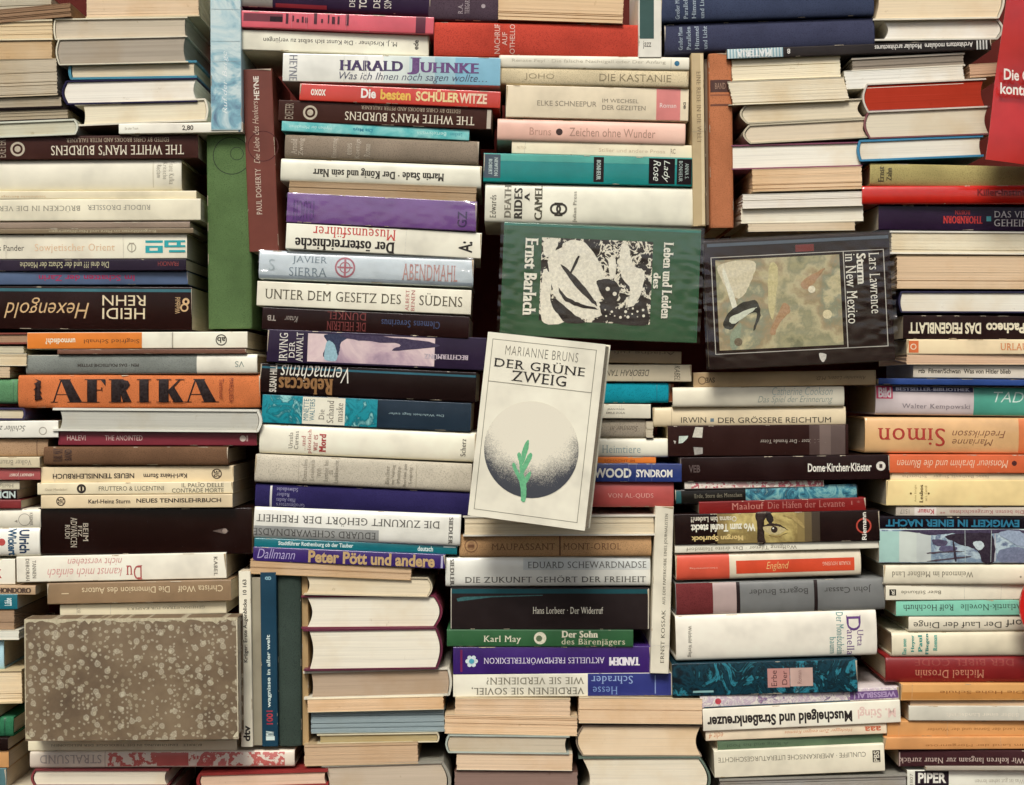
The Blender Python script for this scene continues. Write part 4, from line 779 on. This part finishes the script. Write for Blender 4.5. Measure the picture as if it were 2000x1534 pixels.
E(1447, 407, 1686, 402, 30, '#e6dabc', 'cream block of pages, second from the bottom of its short pile', '#e0d6be')
E(1461, 436, 1670, 433, 17, '#d3bd98', 'thin tan block of pages just above the black face out cover', '#d8ccb0')
H(1704, -34, 1962, -38, 74, '#e6cda2', 'big tan hardback with a rounded right back at the top right', '#d6cdb6', 'r', .14)
H(1702, 39, 1960, 36, 41, '#ece2cb', 'white hardback with a rounded right back under the big tan one', '#cfc8b6', 'r', .24, lip=26)
E(1663, 114, 1884, 103, 26, '#8a7b66', 'grey brown block of pages under the striped black spine', '#c9beaa', hard=True, over=2)
E(1893, 126, 1960, 122, 26, '#c79b74', 'small tan block of pages beside the hanging red sign', '#bfa07c')
E(1648, 139, 1880, 128, 36, '#e8e0ca', 'white block of pages above the one with red edges', '#dcd6c2', skew=4)
H(1683, 164, 1926, 153, 57, '#a9341f', 'hardback with red dyed page edges', '#c9beaf', 'l', .14, t=3)
H(1686, 216, 1934, 207, 56, '#d8c9a8', 'cream paged hardback under the red dyed one with a dark inner back', '#7a4a4c', 'l', .16, t=3)
H(1673, 274, 1920, 264, 42, '#e6dcc2', 'white paged hardback in bright blue boards', '#3d7fa0', 'l', .08, t=4)
S(1700, 318, 2190, 330, 44, '#a49660', 'frayed olive cloth hard spine above the bright red one', [T('Ernst', 1716, 1727, .15, .85, '#4a4028', 'sbold', 90), T('Zahn', 1732, 1742, .2, .8, '#4a4028', 'sbold', 90)], 'h', 'cloth')
S(1684, 363, 2190, 362, 36, '#c02419', 'bright red hard spine under the olive one', [T('Killer-Instinkt', 1908, 2010, .2, .58, '#7a1210', 'bold')], 'h', 'gloss')
S(1716, 401, 2190, 404, 48, '#28182e', 'dark violet spine with red capitals and a small teal square', [T('ROBYN', 1866, 1896, .18, .36, '#9a2a2a', 'sbold', 180), T('THORNBORN', 1843, 1920, .42, .72, '#b42f2a', 'sbold', 180), Rc(1928, 1937, .42, .62, '#4f9a9e'), T('DAS VIERTE', 1943, 2040, .20, .46, '#d2c8c4', 'serif'), T('GEHEIMNIS', 1943, 2040, .54, .82, '#d2c8c4', 'serif')], 'p', 'gloss')
E(1738, 451, 2190, 454, 45, '#e2d3ae', 'cream block of pages between white boards under the dark violet spine', '#dfd9c8', hard=True, over=4)
E(1752, 500, 2190, 502, 64, '#d8b78c', 'tall tan block of pages with deep layers at the right edge', '#c9ae86')
H(1755, 569, 2190, 570, 42, '#e4dac0', 'white paged book with navy boards at the right edge', '#2d2a44', 'l', .08, t=3)
S(1764, 616, 2190, 618, 46, '#241513', 'black spine with bold cream upside down capitals at the right edge', [T('DAS FEIGENBLATT', 1775, 1917, .30, .78, '#d9ceb0', 'black', 180), T('Pacheco', 1927, 2003, .30, .74, '#d9ceb0', 'black', 180)])
S(1771, 663, 2190, 664, 29, '#e6cfa6', 'pale peach spine with an orange square and orange letters', [Rc(1775, 1794, .1, .9, '#d06a3a'), ('d', 1784, .5, 6, 4, '#e8c8a8'), T('URLAUB', 1953, 2016, .26, .72, '#d07a44', 'serif')])
E(1771, 692, 2190, 693, 20, '#d8b088', 'thin peach block of pages under the pale peach spine', '#dcc3a0')
S(1784, 712, 2190, 715, 26, '#d2c6b0', 'thin grey white spine with small black letters at the right edge', [T('rtb  Filmer/Schwan  Was von Hitler blieb', 1794, 1974, .3, .66, '#3f382f', 'bold')])
S(1716, 739, 2190, 744, 12, '#27427c', 'thin blue board on top of the lilac grey spine')
S(1711, 752, 2190, 758, 58, '#cbbcb8', 'lilac grey spine with a green right part and a small pink logo box', [Rc(1744, 1902, .04, .22, '#2c2a4a'), T('BESTSELLER-BIBLIOTHEK', 1750, 1896, .07, .18, '#c9c6d2', 'sbold'), Rc(1712, 1744, .03, .46, '#c23a5c'), T('Bild', 1716, 1741, .08, .42, '#ecd6d4', 'black'), T('Walter Kempowski', 1762, 1896, .62, .82, '#8c7f80', 'serif'), Rc(1903, 2188, .04, 1, '#4f9a84'), T('TADELLÖSER', 1942, 2120, .10, .54, '#c9dccd', 'ital')], 'h')
S(1690, 815, 2190, 818, 70, '#dcae78', 'thick peach hard spine with large red upside down letters', [T('Simon', 1715, 1846, .30, .80, '#a8342a', 'serif', 180), T('Fredriksson', 1860, 1964, .36, .56, '#7d5238', 'ital', 180), T('Marianne', 1860, 1940, .60, .78, '#7d5238', 'ital', 180), Rc(1990, 2188, 0, 1, '#d87a48')], 'h', 'gloss')
S(1735, 888, 2190, 889, 36, '#d2643a', 'orange red spine with pale upside down script', [T('Monsieur Ibrahim und die Blumen', 1752, 1968, .30, .72, '#eac0a0', 'ital', 180), ('o', 1980, .46, 5, '#4a1a14')])
S(1739, 924, 2190, 925, 14, '#d8c8a6', 'thin cream spine between the orange red and the yellow one', [T('Isaac Bashevis Singer   Schoscha', 1762, 1930, .2, .7, '#a08e70', 'sans', 180)])
S(1731, 938, 2190, 939, 50, '#eacf92', 'pale yellow spine with tiny sideways words', [T('Anne Enright', 1786, 1791, .18, .85, '#a08650', 'sans', 90), T('Lesbos', 1796, 1803, .18, .88, '#5c4622', 'sbold', 90), T('an L. Carroll', 1806, 1811, .22, .8, '#a08650', 'sans', 90), ('o', 1779, .52, 2, '#6d5428'), ('o', 1814, .52, 2, '#6d5428')])
S(1750, 990, 2190, 991, 18, '#c3b6a4', 'thin grey cream spine with a white box and red upside down letters', [Rc(1786, 1829, .05, .95, '#dcd0c4'), T('Knaur', 1792, 1824, .25, .8, '#a8484a', 'bold', 180), T('Die besten Kurzgeschichten  **', 1836, 2000, .22, .78, '#a0605c', 'serif', 180), T('1517', 1758, 1776, .25, .75, '#7a7064', 'sans', 180)])
S(1716, 1009, 2190, 1011, 24, '#150f16', 'black spine with bright teal blocky letters', [T('EWIGKEIT IN EINER NACHT', 1730, 1990, .22, .82, '#1f6a84', 'black', 180)], 'p', 'gloss')
S(1717, 1034, 2190, 1034, 66, '#b9c8c2', 'spine printed with pale sky and dark tree shapes', [Pc(1717, 2188, 0, 1, 'trees'), Rc(1717, 1756, .06, .97, '#a3c4b8', 'gloss'), Rc(1756, 1790, .06, .97, '#c6ccc0', 'gloss'), Rc(1790, 1818, .06, .97, '#bfc4bc', 'gloss'), Rc(1942, 1944, .1, .95, '#b9b4b4')] + [('b', p, q) for p, q in [([(1770, .02), (1990, .02), (1985, .16), (1940, .12), (1900, .2), (1860, .12), (1820, .18), (1790, .1)], '#3a2f45'), ([(1845, .2), (1900, .1), (1938, .2), (1940, .97), (1918, .96), (1912, .7), (1898, .55), (1870, .42)], '#2b1f2c'), ([(1900, .4), (1915, .35), (1922, .5), (1910, .62)], '#b9c4c2'), ([(1822, .30), (1850, .36), (1842, .5), (1824, .46)], '#4a4358'), ([(1838, .5), (1868, .52), (1860, .68), (1836, .64)], '#54506a'), ([(1816, .68), (1876, .64), (1876, .67), (1816, .72)], '#4a3c44'), ([(1818, .92), (1890, .80), (1890, .83), (1818, .96)], '#4a3c44'), ([(1860, .4), (1863, .4), (1868, .9), (1864, .9)], '#2f2430'), ([(1950, .1), (1990, .05), (2010, .4), (1990, .5), (1965, .3)], '#8f9cac'), ([(1955, .6), (2000, .55), (2010, .95), (1950, .95)], '#6d7488')]], 'p', 'gloss')
S(1726, 1103, 2190, 1102, 40, '#ddd3b8', 'cream hard spine with grey upside down letters under the sky picture', [T('Weinmond im Meißner Land', 1742, 1900, .34, .62, '#6d6654', 'serif', 180), ('o', 1992, .6, 2, '#8a8270')], 'h')
S(1730, 1144, 2190, 1142, 29, '#e2d9c0', 'white spine with a small black square emblem', [Rc(1737, 1750, .26, .68, '#2a2622'), T('R', 1740, 1747, .32, .62, '#d8d0ba', 'bold', 180), T('Baier Stilkunde', 1760, 1838, .36, .60, '#6d6654', 'sans', 180)])
S(1750, 1174, 2190, 1170, 30, '#7fbfa4', 'mint green spine with black upside down letters', [T('Rolf Hochhuth', 1764, 1862, .26, .66, '#3a4a40', 'serif', 180), T('Atlantik-Novelle', 1876, 1996, .26, .66, '#3a5a4c', 'serif', 180)])
S(1775, 1203, 2190, 1200, 32, '#d9cfb6', 'cream hard spine with thin black upside down letters, above the teal lettered one', [T('Der Lauf der Dinge', 1784, 1956, .28, .78, '#3a352c', 'sans', 180), T('dorf', 1964, 2010, .28, .74, '#3a352c', 'sans', 180)], 'h')
S(1742, 1236, 2190, 1232, 48, '#d8cdb0', 'cream hard spine with small teal sideways words', [T(a, u - 4, u + 4, v0, v1, c, 'sbold', 90) for a, u, v0, v1, c in [('Das neue', 1766, .25, .9, '#5fa08c'), ('Heyer', 1783, .1, .8, '#3f8a7c'), ('Paul', 1797, .1, .8, '#3f8a7c'), ('Fliegen', 1811, .05, .9, '#2f7a70'), ('Roman', 1826, .1, .75, '#5fa08c')]], 'h')
S(1730, 1284, 2190, 1282, 50, '#7f1f1e', 'dark red hard spine with tan upside down letters', [T('Michael Drosnin', 1787, 1921, .50, .82, '#b9785c', 'serif', 180), T('DER BIBEL CODE', 1787, 1980, .08, .34, '#8a3a32', 'serif', 180)], 'h')
S(1760, 1336, 2190, 1336, 33, '#d09a5c', 'upper one of three ochre spines near the bottom right', [Rc(1761, 2188, .5, .9, '#b67c3e'), T('Die Hohe Schule', 1836, 2000, .42, .6, '#8a5424', 'sans', 180)])
E(1778, 1369, 2190, 1369, 10, '#c9a57c', 'thin tan strip of pages between an ochre and a grey white spine', '#c7a67e')
S(1775, 1379, 2190, 1379, 29, '#c9c3b0', 'grey white spine between two ochre ones', [T('Bilder einer Landschaft', 1848, 1990, .48, .74, '#d8cdb8', 'sans', 180)])
S(1733, 1409, 2190, 1408, 30, '#cf955a', 'middle one of three ochre spines near the bottom right', [T('Im Land der Sonne und der Wunder', 1810, 2000, .46, .66, '#a06a38', 'sans', 180)])
S(1728, 1441, 2190, 1440, 24, '#cb9058', 'lower one of three ochre spines near the bottom right', [T('Im Land der Morgenröte', 1808, 2000, .52, .78, '#9c6634', 'sans', 180)])
S(1755, 1466, 2190, 1465, 32, '#3b2022', 'dark maroon spine with pale upside down letters above a white one', [T('Wir kehren langsam zur Natur zurück', 1757, 2000, .34, .78, '#b9a496', 'serif', 180), Rc(1756, 1758, .1, .95, '#a8938a')])
S(1808, 1498, 2190, 1497, 7, '#a39a88', 'hair thin grey spine between the maroon and the white one near the bottom right')
S(1772, 1505, 2190, 1504, 62, '#d4d2c0', 'white spine with a black name block at the bottom right', [Rc(1787, 1853, .02, .52, '#241a20'), T('PIPER', 1793, 1848, .08, .40, '#e0dccc', 'black'), T('2807', 1777, 1783, .1, .5, '#8a8474', 'sans', 90), T('Was ist gut sehen lernen', 1904, 2000, .24, .42, '#aaa492', 'sans', 180)])
# ---- right side, bottom left pile
S(1354, 728, 1711, 723, 29, '#c4a67c', 'light tan spine under the black face out cover', [('d', 1371, .55, 8, 6, '#7d6748'), T('SVE', 1378, 1396, .35, .7, '#5c4a34', 'bold', 180), T('Alexander Lozen, M.D.', 1594, 1692, .34, .62, '#6d583e', 'ital', 180)])
S(1314, 757, 1649, 755, 39, '#e2d9c0', 'cream hard spine with pale grey script', [T('Catherine Cookson', 1508, 1626, .02, .42, '#a9b0a2', 'ital'), T('Das Spiel der Erinnerung', 1480, 1626, .46, .88, '#9aa092', 'ital')], 'h')
S(1275, 796, 1651, 794, 38, '#e0cda8', 'cream hard spine with black capitals and a small square', [T('IRWIN', 1330, 1379, .52, .80, '#3a322a', 'sans'), Rc(1387, 1394, .58, .76, '#6d7f86'), T('DER GRÖSSERE REICHTUM', 1402, 1622, .48, .82, '#3a322a', 'sans'), Rc(1311, 1312, .06, .94, '#b9a684')], 'h')
S(1304, 832, 1656, 829, 60, '#2c1713', 'dark brown spine with torn white patches at its left', [('g', [(1358, .05), (1373, .06), (1371, .40), (1352, .38)], '#c9c2b0'), ('g', [(1326, .34), (1344, .33), (1342, .42), (1333, .56), (1325, .58)], '#c2cdbd'), ('g', [(1354, .70), (1372, .72), (1372, .92), (1356, .96)], '#9a948a'), ('g', [(1315, .48), (1320, .5), (1318, .6)], '#b9b2a4'), T('Lion Feltzer · Der fremde Töter', 1484, 1612, .48, .6, '#a89c8e', 'serif', 180), Rc(1580, 1600, 0, 1, '#4a3833'), Rc(1600, 1622, 0, 1, '#6d5c54'), Rc(1622, 1650, 0, 1, '#5a4a44')], 'p')
S(1327, 894, 1736, 888, 48, '#211110', 'black spine with condensed white letters and a round white emblem', [T('Dome·Kirchen·Klöster', 1577, 1701, .32, .66, '#e0d8c8', 'bold'), ('o', 1719, .46, 9, '#d8d0c0'), Rc(1716, 1722, .38, .54, '#3a2c28'), T('VEB', 1345, 1367, .32, .62, '#5a4a46', 'bold'), Rc(1328.5, 1330, .05, .95, '#8a7d76')], 'p', 'gloss')
S(1337, 942, 1610, 937, 14, '#ddd2c2', 'thin spine striped pink and white', [Pc(1350, 1608, .1, .9, 'glyphs')])
S(1318, 956, 1676, 945, 31, '#1d1a16', 'black spine with a printed teal wave picture', [Pc(1456, 1673, .0, 1, 'waves'), T('Erde, Stern des Menschen', 1356, 1449, .34, .64, '#7d7662', 'serif'), Rc(1320, 1330, .1, .9, '#2a5a5c')], 'h', 'gloss')
S(1365, 981, 1691, 972, 27, '#7a1714', 'dark red spine with dim pink serif letters', [T('Maalouf', 1429, 1491, .14, .62, '#b9786a', 'serif'), T('Die Häfen der Levante', 1499, 1650, .12, .62, '#a8645a', 'serif'), T('1 *', 1662, 1680, .2, .5, '#a8645a', 'serif')])
S(1317, 1005, 1716, 996, 60, '#1f1210', 'black spine with a yellowish close up eye picture and white slanted letters', [Pc(1400, 1560, .0, 1, 'face'), Rc(1556, 1570, 0, 1, '#8a7648'), Rc(1570, 1584, 0, 1, '#66563a'), Rc(1584, 1600, 0, 1, '#43372a'), ('b', [(1476, 0), (1506, 0), (1500, .1), (1490, .3), (1487, .55), (1494, .98), (1478, .98), (1480, .5)], '#2a1a10'), ('b', [(1494, .10), (1504, .02), (1510, .25), (1502, .38)], '#1a0f0a'), ('b', [(1488, .50), (1500, .40), (1520, .44), (1534, .60), (1516, .72), (1498, .68)], '#b9a878'), ('b', [(1488, .48), (1502, .36), (1522, .40), (1538, .60), (1521, .47), (1502, .45)], '#2a1a10'), ('o', 1511, .56, 6.5, '#2a1a10'), ('o', 1509, .52, 1.6, '#e8e0cc'), ('b', [(1500, .74), (1518, .78), (1536, .68), (1518, .82)], '#8c7442'), ('b', [(1528, .1), (1556, .2), (1570, .5), (1566, .52), (1548, .26)], '#a08a54'), T('Osama bin Laden?!', 1349, 1438, .10, .28, '#cfc6b0', 'bold', 180), T('Wo zum Teufel steckt', 1349, 1474, .34, .60, '#e4dcc6', 'black', 180), T('Morgan Spurlock', 1349, 1450, .68, .90, '#d2b878', 'black', 180), ('d', 1685, .5, 15, 12, '#b0402f'), T('Riemann', 1681, 1690, .06, .96, '#e0d8c8', 'bold', 90)], 'p', 'gloss')
S(1318, 1064, 1716, 1054, 17, '#e3dcc6', 'thin white spine with upside down serif letters under the eye picture', [T('Wolfgang Tilgner · Das dritte Heimdorf', 1340, 1556, .26, .8, '#8a826e', 'serif', 180)])
S(1319, 1084, 1681, 1073, 51, '#ddcfb2', 'coral red and cream hard spine with a red label', [Rc(1320, 1424, 0, 1, '#d4573f'), Rc(1437, 1668, .30, .80, '#cf4a2c'), T('England', 1496, 1540, .38, .74, '#dcb070', 'ital'), T('KNAUR HOUSING', 1606, 1660, .44, .58, '#e0b49a', 'serif', 180), T('Heinzenverlag', 1346, 1400, .5, .58, '#e8a890', 'sans', 180)], 'h', 'gloss')
S(1319, 1140, 1729, 1129, 63, '#73736f', 'grey hard spine with a maroon end and black bands', [Rc(1320, 1392, 0, 1, '#6d2f2f', 'cloth'), Rc(1392, 1438, 0, 1, '#b09a92'), Rc(1438, 1445, 0, 1, '#2a1f1e'), Rc(1590, 1597, 0, 1, '#2a1f1e'), T('Bogarts Bruder', 1463, 1578, .20, .44, '#3f3c39', 'sans', 180), T('John Cassar', 1610, 1702, .20, .44, '#3f3c39', 'sans', 180)], 'h')
S(1319, 1204, 1713, 1193, 88, '#e6decb', 'thick white hard spine with violet and teal sideways serif letters', [T('D', 1654, 1682, .10, .44, '#5f3a72', 'serif', 270), T('anella', 1654, 1668, .42, .98, '#6d4c7c', 'serif', 270), T('Utta', 1674, 1686, .42, .78, '#7f6286', 'serif', 270), T('Der Mondschein', 1634, 1648, .02, .96, '#5f8c86', 'serif', 270), T('baum', 1620, 1632, .56, .94, '#6f968e', 'serif', 270), T('Weltbild Verlag', 1341, 1350, .22, .92, '#7d7668', 'serif', 270)], 'h')
S(1312, 1297, 1673, 1287, 64, '#17323c', 'dark teal mottled spine with a small pinkish label', [Pc(1312, 1672, 0, 1, 'deepteal'), Rc(1498, 1541, .22, .80, '#b58278'), Rc(1542, 1586, .22, .78, '#c2a294'), T('Der', 1526, 1536, .3, .72, '#4a2a28', 'sans', 90), T('Erbe', 1505, 1516, .28, .76, '#4a2a28', 'sans', 90), T('Roman', 1556, 1564, .3, .7, '#8a6a62', 'sans', 90), Rc(1352, 1392, .84, .90, '#7fa6a2')], 'p', 'gloss')
S(1367, 1360, 1756, 1342, 24, '#c9bdb8', 'thin lilac flowered spine above a white one with condensed black letters', [Pc(1368, 1755, 0, 1, 'floral'), Rc(1374, 1660, .9, .98, '#3a5a6c'), ('o', 1402, .5, 6, '#b9424a'), Rc(1660, 1755, .25, .9, '#6d4f7c'), T('WEISSBLAU', 1668, 1750, .35, .8, '#a890b0', 'black', 180)])
S(1372, 1385, 1757, 1367, 44, '#e9e1cb', 'white spine with heavy condensed black upside down letters', [T('Muschelgeld und Straßenkreuzer', 1380, 1663, .22, .86, '#231a16', 'black', 180), T('M. Stingl', 1674, 1748, .22, .76, '#e0bfb0', 'bold', 180)])
S(1378, 1428, 1731, 1413, 20, '#e2cfb0', 'thin cream spine with orange upside down letters', [T('Heidegger Zum ewigen Kosmos', 1532, 1664, .24, .66, '#c9865c', 'ital', 180), T('aaa', 1688, 1720, .2, .66, '#c46a4a', 'sbold', 180), T('edit 4', 1384, 1412, .2, .8, '#c9865c', 'ital', 180)])
S(1401, 1447, 1726, 1433, 21, '#56694f', 'thin grey green spine under a cream one with orange letters', [T('A King and his Fool', 1420, 1540, .3, .7, '#3f4f3b', 'sans', 180)])
S(1394, 1467, 1726, 1453, 53, '#dcd4ba', 'cream spine with a line of small grey upside down capitals and a dark stamp', [T('CUNLIFFE · AMERIKANISCHE LITERATURGESCHICHTE', 1402, 1690, .26, .44, '#7a7462', 'sans', 180), Rc(1703, 1718, .22, .66, '#3a342c'), T('PBS', 1705, 1716, .25, .64, '#cfc7b0', 'bold', 90)])
E(1405, 1523, 1772, 1513, 60, '#8f8a7c', 'grey block of pages at the bottom edge under the cream stamped spine', '#8a867a', hard=True, over=2)

# ------------------------------------------------------------------ books turned face out, leaning on the piles
EB = [Rc(985, 1369, .0, .035, '#1d6a5a', 'gloss'), Pc(1060, 1277, .130, .860, 'woodcut')]
cw, kw = '#dcd5c0', '#1d1412'
EB += [('b', [(1075, .30), (1120, .20), (1168, .34), (1186, .52), (1176, .66), (1186, .78), (1150, .83), (1110, .76), (1088, .62)], cw), ('b', [(1100, .20), (1140, .15), (1178, .36), (1186, .50), (1150, .42)], cw), ('b', [(1215, .17), (1228, .17), (1240, .34), (1262, .40), (1254, .62), (1232, .76), (1236, .56), (1216, .42)], cw),
   ('b', [(1192, .30), (1204, .28), (1206, .44), (1196, .46)], cw), ('b', [(1064, .16), (1092, .14), (1084, .26), (1068, .30)], cw), ('b', [(1064, .44), (1080, .46), (1084, .72), (1110, .86), (1066, .86)], cw),
   ('b', [(1098, .36), (1136, .50), (1170, .68), (1166, .70), (1130, .55)], kw), ('b', [(1134, .30), (1120, .44), (1117, .43), (1130, .29)], kw), ('b', [(1096, .56), (1112, .64), (1140, .70), (1176, .74), (1140, .73), (1108, .67)], kw), ('b', [(1086, .66), (1130, .80), (1150, .86), (1108, .86)], kw),
   ('b', [(1170, .50), (1200, .48), (1216, .56), (1204, .70), (1188, .66)], kw), ('o', 1192, .56, 4, cw), ('o', 1206, .60, 4, cw), ('b', [(1196, .84), (1180, .70), (1230, .72), (1262, .66), (1272, .86)], kw)] + [('o', 1190 + 9 * (k % 9) + random.uniform(-3, 3), .74 + .05 * (k // 9) + random.uniform(-.02, .02), random.uniform(1, 3), cw) for k in range(18)]
EB += [T('Ernst Barlach', 1028, 1053, .14, .82, '#dcd8c4', 'sbold', 270), T('Leben und Leiden', 1298, 1317, .13, .80, '#dcd8c4', 'sbold', 270), T('des', 1280, 1294, .40, .54, '#dcd8c4', 'sbold', 270)]
bar = facing(985, 432, 1370, 448, 222, '#1f4a2c', 'green face out cover with a black and white woodcut style picture', EB, .022, -.026, True, 'top', 'gloss')
SN = [Pc(1395, 1637, .16, .86, 'painting'), ('b', [(1400, .2), (1470, .18), (1462, .34), (1440, .46), (1418, .40)], '#cfc4a4'), ('b', [(1408, .26), (1414, .25), (1432, .50), (1424, .53)], '#dcd8c0'), ('b', [(1404, .66), (1424, .54), (1468, .48), (1478, .60), (1462, .72), (1470, .58), (1440, .62), (1420, .70)], '#2c2a20'), ('b', [(1420, .60), (1468, .54), (1462, .57), (1424, .66)], '#c9ccb4'), ('b', [(1496, .72), (1524, .52), (1536, .58), (1512, .68), (1504, .76)], '#a8845f'), ('b', [(1560, .36), (1606, .26), (1600, .30), (1572, .42)], '#a8845f'),
   ('b', [(1500, .22), (1516, .24), (1508, .52), (1500, .64), (1494, .50)], '#c2b684'), ('b', [(1420, .72), (1440, .66), (1430, .84), (1416, .84)], '#8a957a'), ('o', 1432, .80, 8, '#6d5f48'), ('o', 1580, .42, 7, '#dcd2b4'), ('o', 1608, .62, 9, '#d2c49a')]
SN += [Rc(1386, 1724, .135, .141, '#b9b2a4'), Rc(1386, 1724, .884, .890, '#b9b2a4'), Rc(1386, 1387.6, .135, .89, '#b9b2a4'), Rc(1722.4, 1724, .135, .89, '#b9b2a4'), Rc(1644, 1645.8, .135, .89, '#b9b2a4')]
SN += [T('Lars Lawrence', 1694, 1714, .16, .63, '#dcd6c4', 'serif', 270), T('Sturm', 1670, 1688, .16, .40, '#dcd6c4', 'sbold', 270), T('in New Mexico', 1648, 1668, .16, .70, '#dcd6c4', 'serif', 270), ('b', [(1588, .92), (1602, .93), (1598, .98), (1592, .98)], '#c9c2b4')]
SN += [Rc(1552, 1588, .07, .125, '#6d1612', 'gloss'), Rc(1380, 1734, .03, .055, '#4a5560', 'gloss')]
stm = facing(1373, 470, 1736, 452, 252, '#1f1110', 'black face out cover with a colourful painted picture and white frame lines', SN, .022, -.026, True, 'top', 'gloss')
wrapper(bar, 985, 432, 1370, 448, 222, -.026, .5, 4.1, 6)
wrapper(stm, 1373, 470, 1736, 452, 252, -.026, .55, 9.4, 6)
gz_s = (CAM_D - .064) / CAM_D * MM
def twig():
    P = [[(1.5, 95), (-3, 70), (-14, 40), (-13, 18), (-2, 20), (8, 34), (17, 62), (16, 95)], [(-12, 42), (-30, 24), (-44, 8), (-46, -6), (-36, -4), (-28, 8), (-14, 24)], [(6, 34), (16, 18), (26, 12), (26, 26), (16, 44), (10, 46)],
         [(-14, 20), (-22, -8), (-32, -28), (-26, -38), (-16, -28), (-8, -2), (-2, 20)], [(-10, 10), (0, -18), (14, -38), (24, -36), (22, -20), (8, 4), (-2, 20)], [(-14, -10), (-16, -40), (-6, -66), (4, -74), (8, -56), (2, -30), (-6, -6)]]
    return P
def gz():
    A = (952, 648); hgt = 361.0; D = []
    line = '#8a8474'
    D += [Rc(964, 1170, .034, .0375, line), Rc(964, 1170, .960, .9635, line), Rc(964, 965.3, .034, .9635, line), Rc(1168.7, 1170, .034, .9635, line), Rc(964, 1170, .262, .2655, line)]
    D += [T('MARIANNE BRUNS', 992, 1136, .062, .112, '#7a7568', 'thin'), T('DER GRÜNE', 972, 1152, .125, .182, '#2e2a26', 'serif'), T('ZWEIG', 1010, 1118, .192, .248, '#2e2a26', 'serif')]
    s = gz_s
    cx, cy, r = 1064, .605, 94
    ang = math.atan2(26, 228); u = (cx - A[0]) / math.cos(ang)
    D.append(('o', cx, cy, r, stipple(u * s, -cy * hgt * s, r * s)))
    for p in twig(): D.append(('b', [(cx - 9 + x * .52, cy + (34 + y * .70) / hgt) for x, y in p], '#66ac7c'))
    facing(A[0], A[1], 1186, 674.7, hgt, '#e3dcc6', 'white face out cover with a grey stippled ball and a green twig', D, .027, -.064, False, 'left', 'satin', pg='#e0cfa8', rz=R(-13))
gz()
# ------------------------------------------------------------------ red paper sign and red disc hung before the books
def sign():
    s = (CAM_D - .045) / CAM_D * MM; p, s = world(1969, -30, -.045)
    r = empty('hanging_sign', p); M = Mesh(); t = .0006
    Q = [(0, 0), (190, 0), (176, 372), (-47, 343)]
    out = []; N = 10
    V = []; F = []
    for k in range(N + 1):
        for j in range(7):
            a, b = k / N, j / 6
            x = (Q[0][0] * (1 - b) + Q[1][0] * b) * (1 - a) + (Q[3][0] * (1 - b) + Q[2][0] * b) * a
            z = (Q[0][1] * (1 - b) + Q[1][1] * b) * (1 - a) + (Q[3][1] * (1 - b) + Q[2][1] * b) * a
            V.append((x * s, -.004 * math.sin(3 * b + 1.2 * a) * a - .002 * math.sin(9 * a), -z * s))
    n = len(V); V += [(x, y + t, z) for x, y, z in V]
    for k in range(N):
        for j in range(6):
            q = (k * 7 + j, (k + 1) * 7 + j, (k + 1) * 7 + j + 1, k * 7 + j + 1)
            F.append(q); F.append(tuple(i + n for i in q[::-1]))
    rim = [k * 7 for k in range(N + 1)] + [N * 7 + j for j in range(1, 7)] + [k * 7 + 6 for k in range(N - 1, -1, -1)] + list(range(5, 0, -1))
    for i in range(len(rim)):
        a, b = rim[i], rim[(i + 1) % len(rim)]; F.append((a, b, b + n, a + n))
    M.add(V, F, cover('#b3201c', 'gloss'))
    for txt, x0, x1, z0, z1 in (('Die Ge', -13, 48, 168, 190), ('kontro', -20, 46, 196, 218)):
        g, gf = glyphs(txt, 'bold')
        M.add([((x0 + a * (x1 - x0)) * s, -.0075, -(z0 + (1 - b) * (z1 - z0) + (x0 + a * (x1 - x0)) * .08) * s) for a, b, _ in g], gf, ink('#ecd9cc'))
    M.build('sheet', r); tag(r, 'red paper sign with white letters hanging at the top right', 'sign')
    p, s = world(2076, 1186, -.03); r = empty('hanging_disc', p); M = Mesh(); rad = 84 * s
    ring = [(rad * math.cos(math.pi * k / 32), rad * math.sin(math.pi * k / 32)) for k in range(64)]
    V, F = extrude(ring, 0, .004, 'y'); M.add(V, F, cover('#c4201a', 'gloss'))
    V, F = extrude([(a * .9, b * .9) for a, b in ring], -.0008, .0005, 'y'); M.add(V, F, cover('#b81c18', 'gloss'))
    M.build('disc', r); tag(r, 'round red disc at the right edge beside a cream spine', 'sign')
sign()
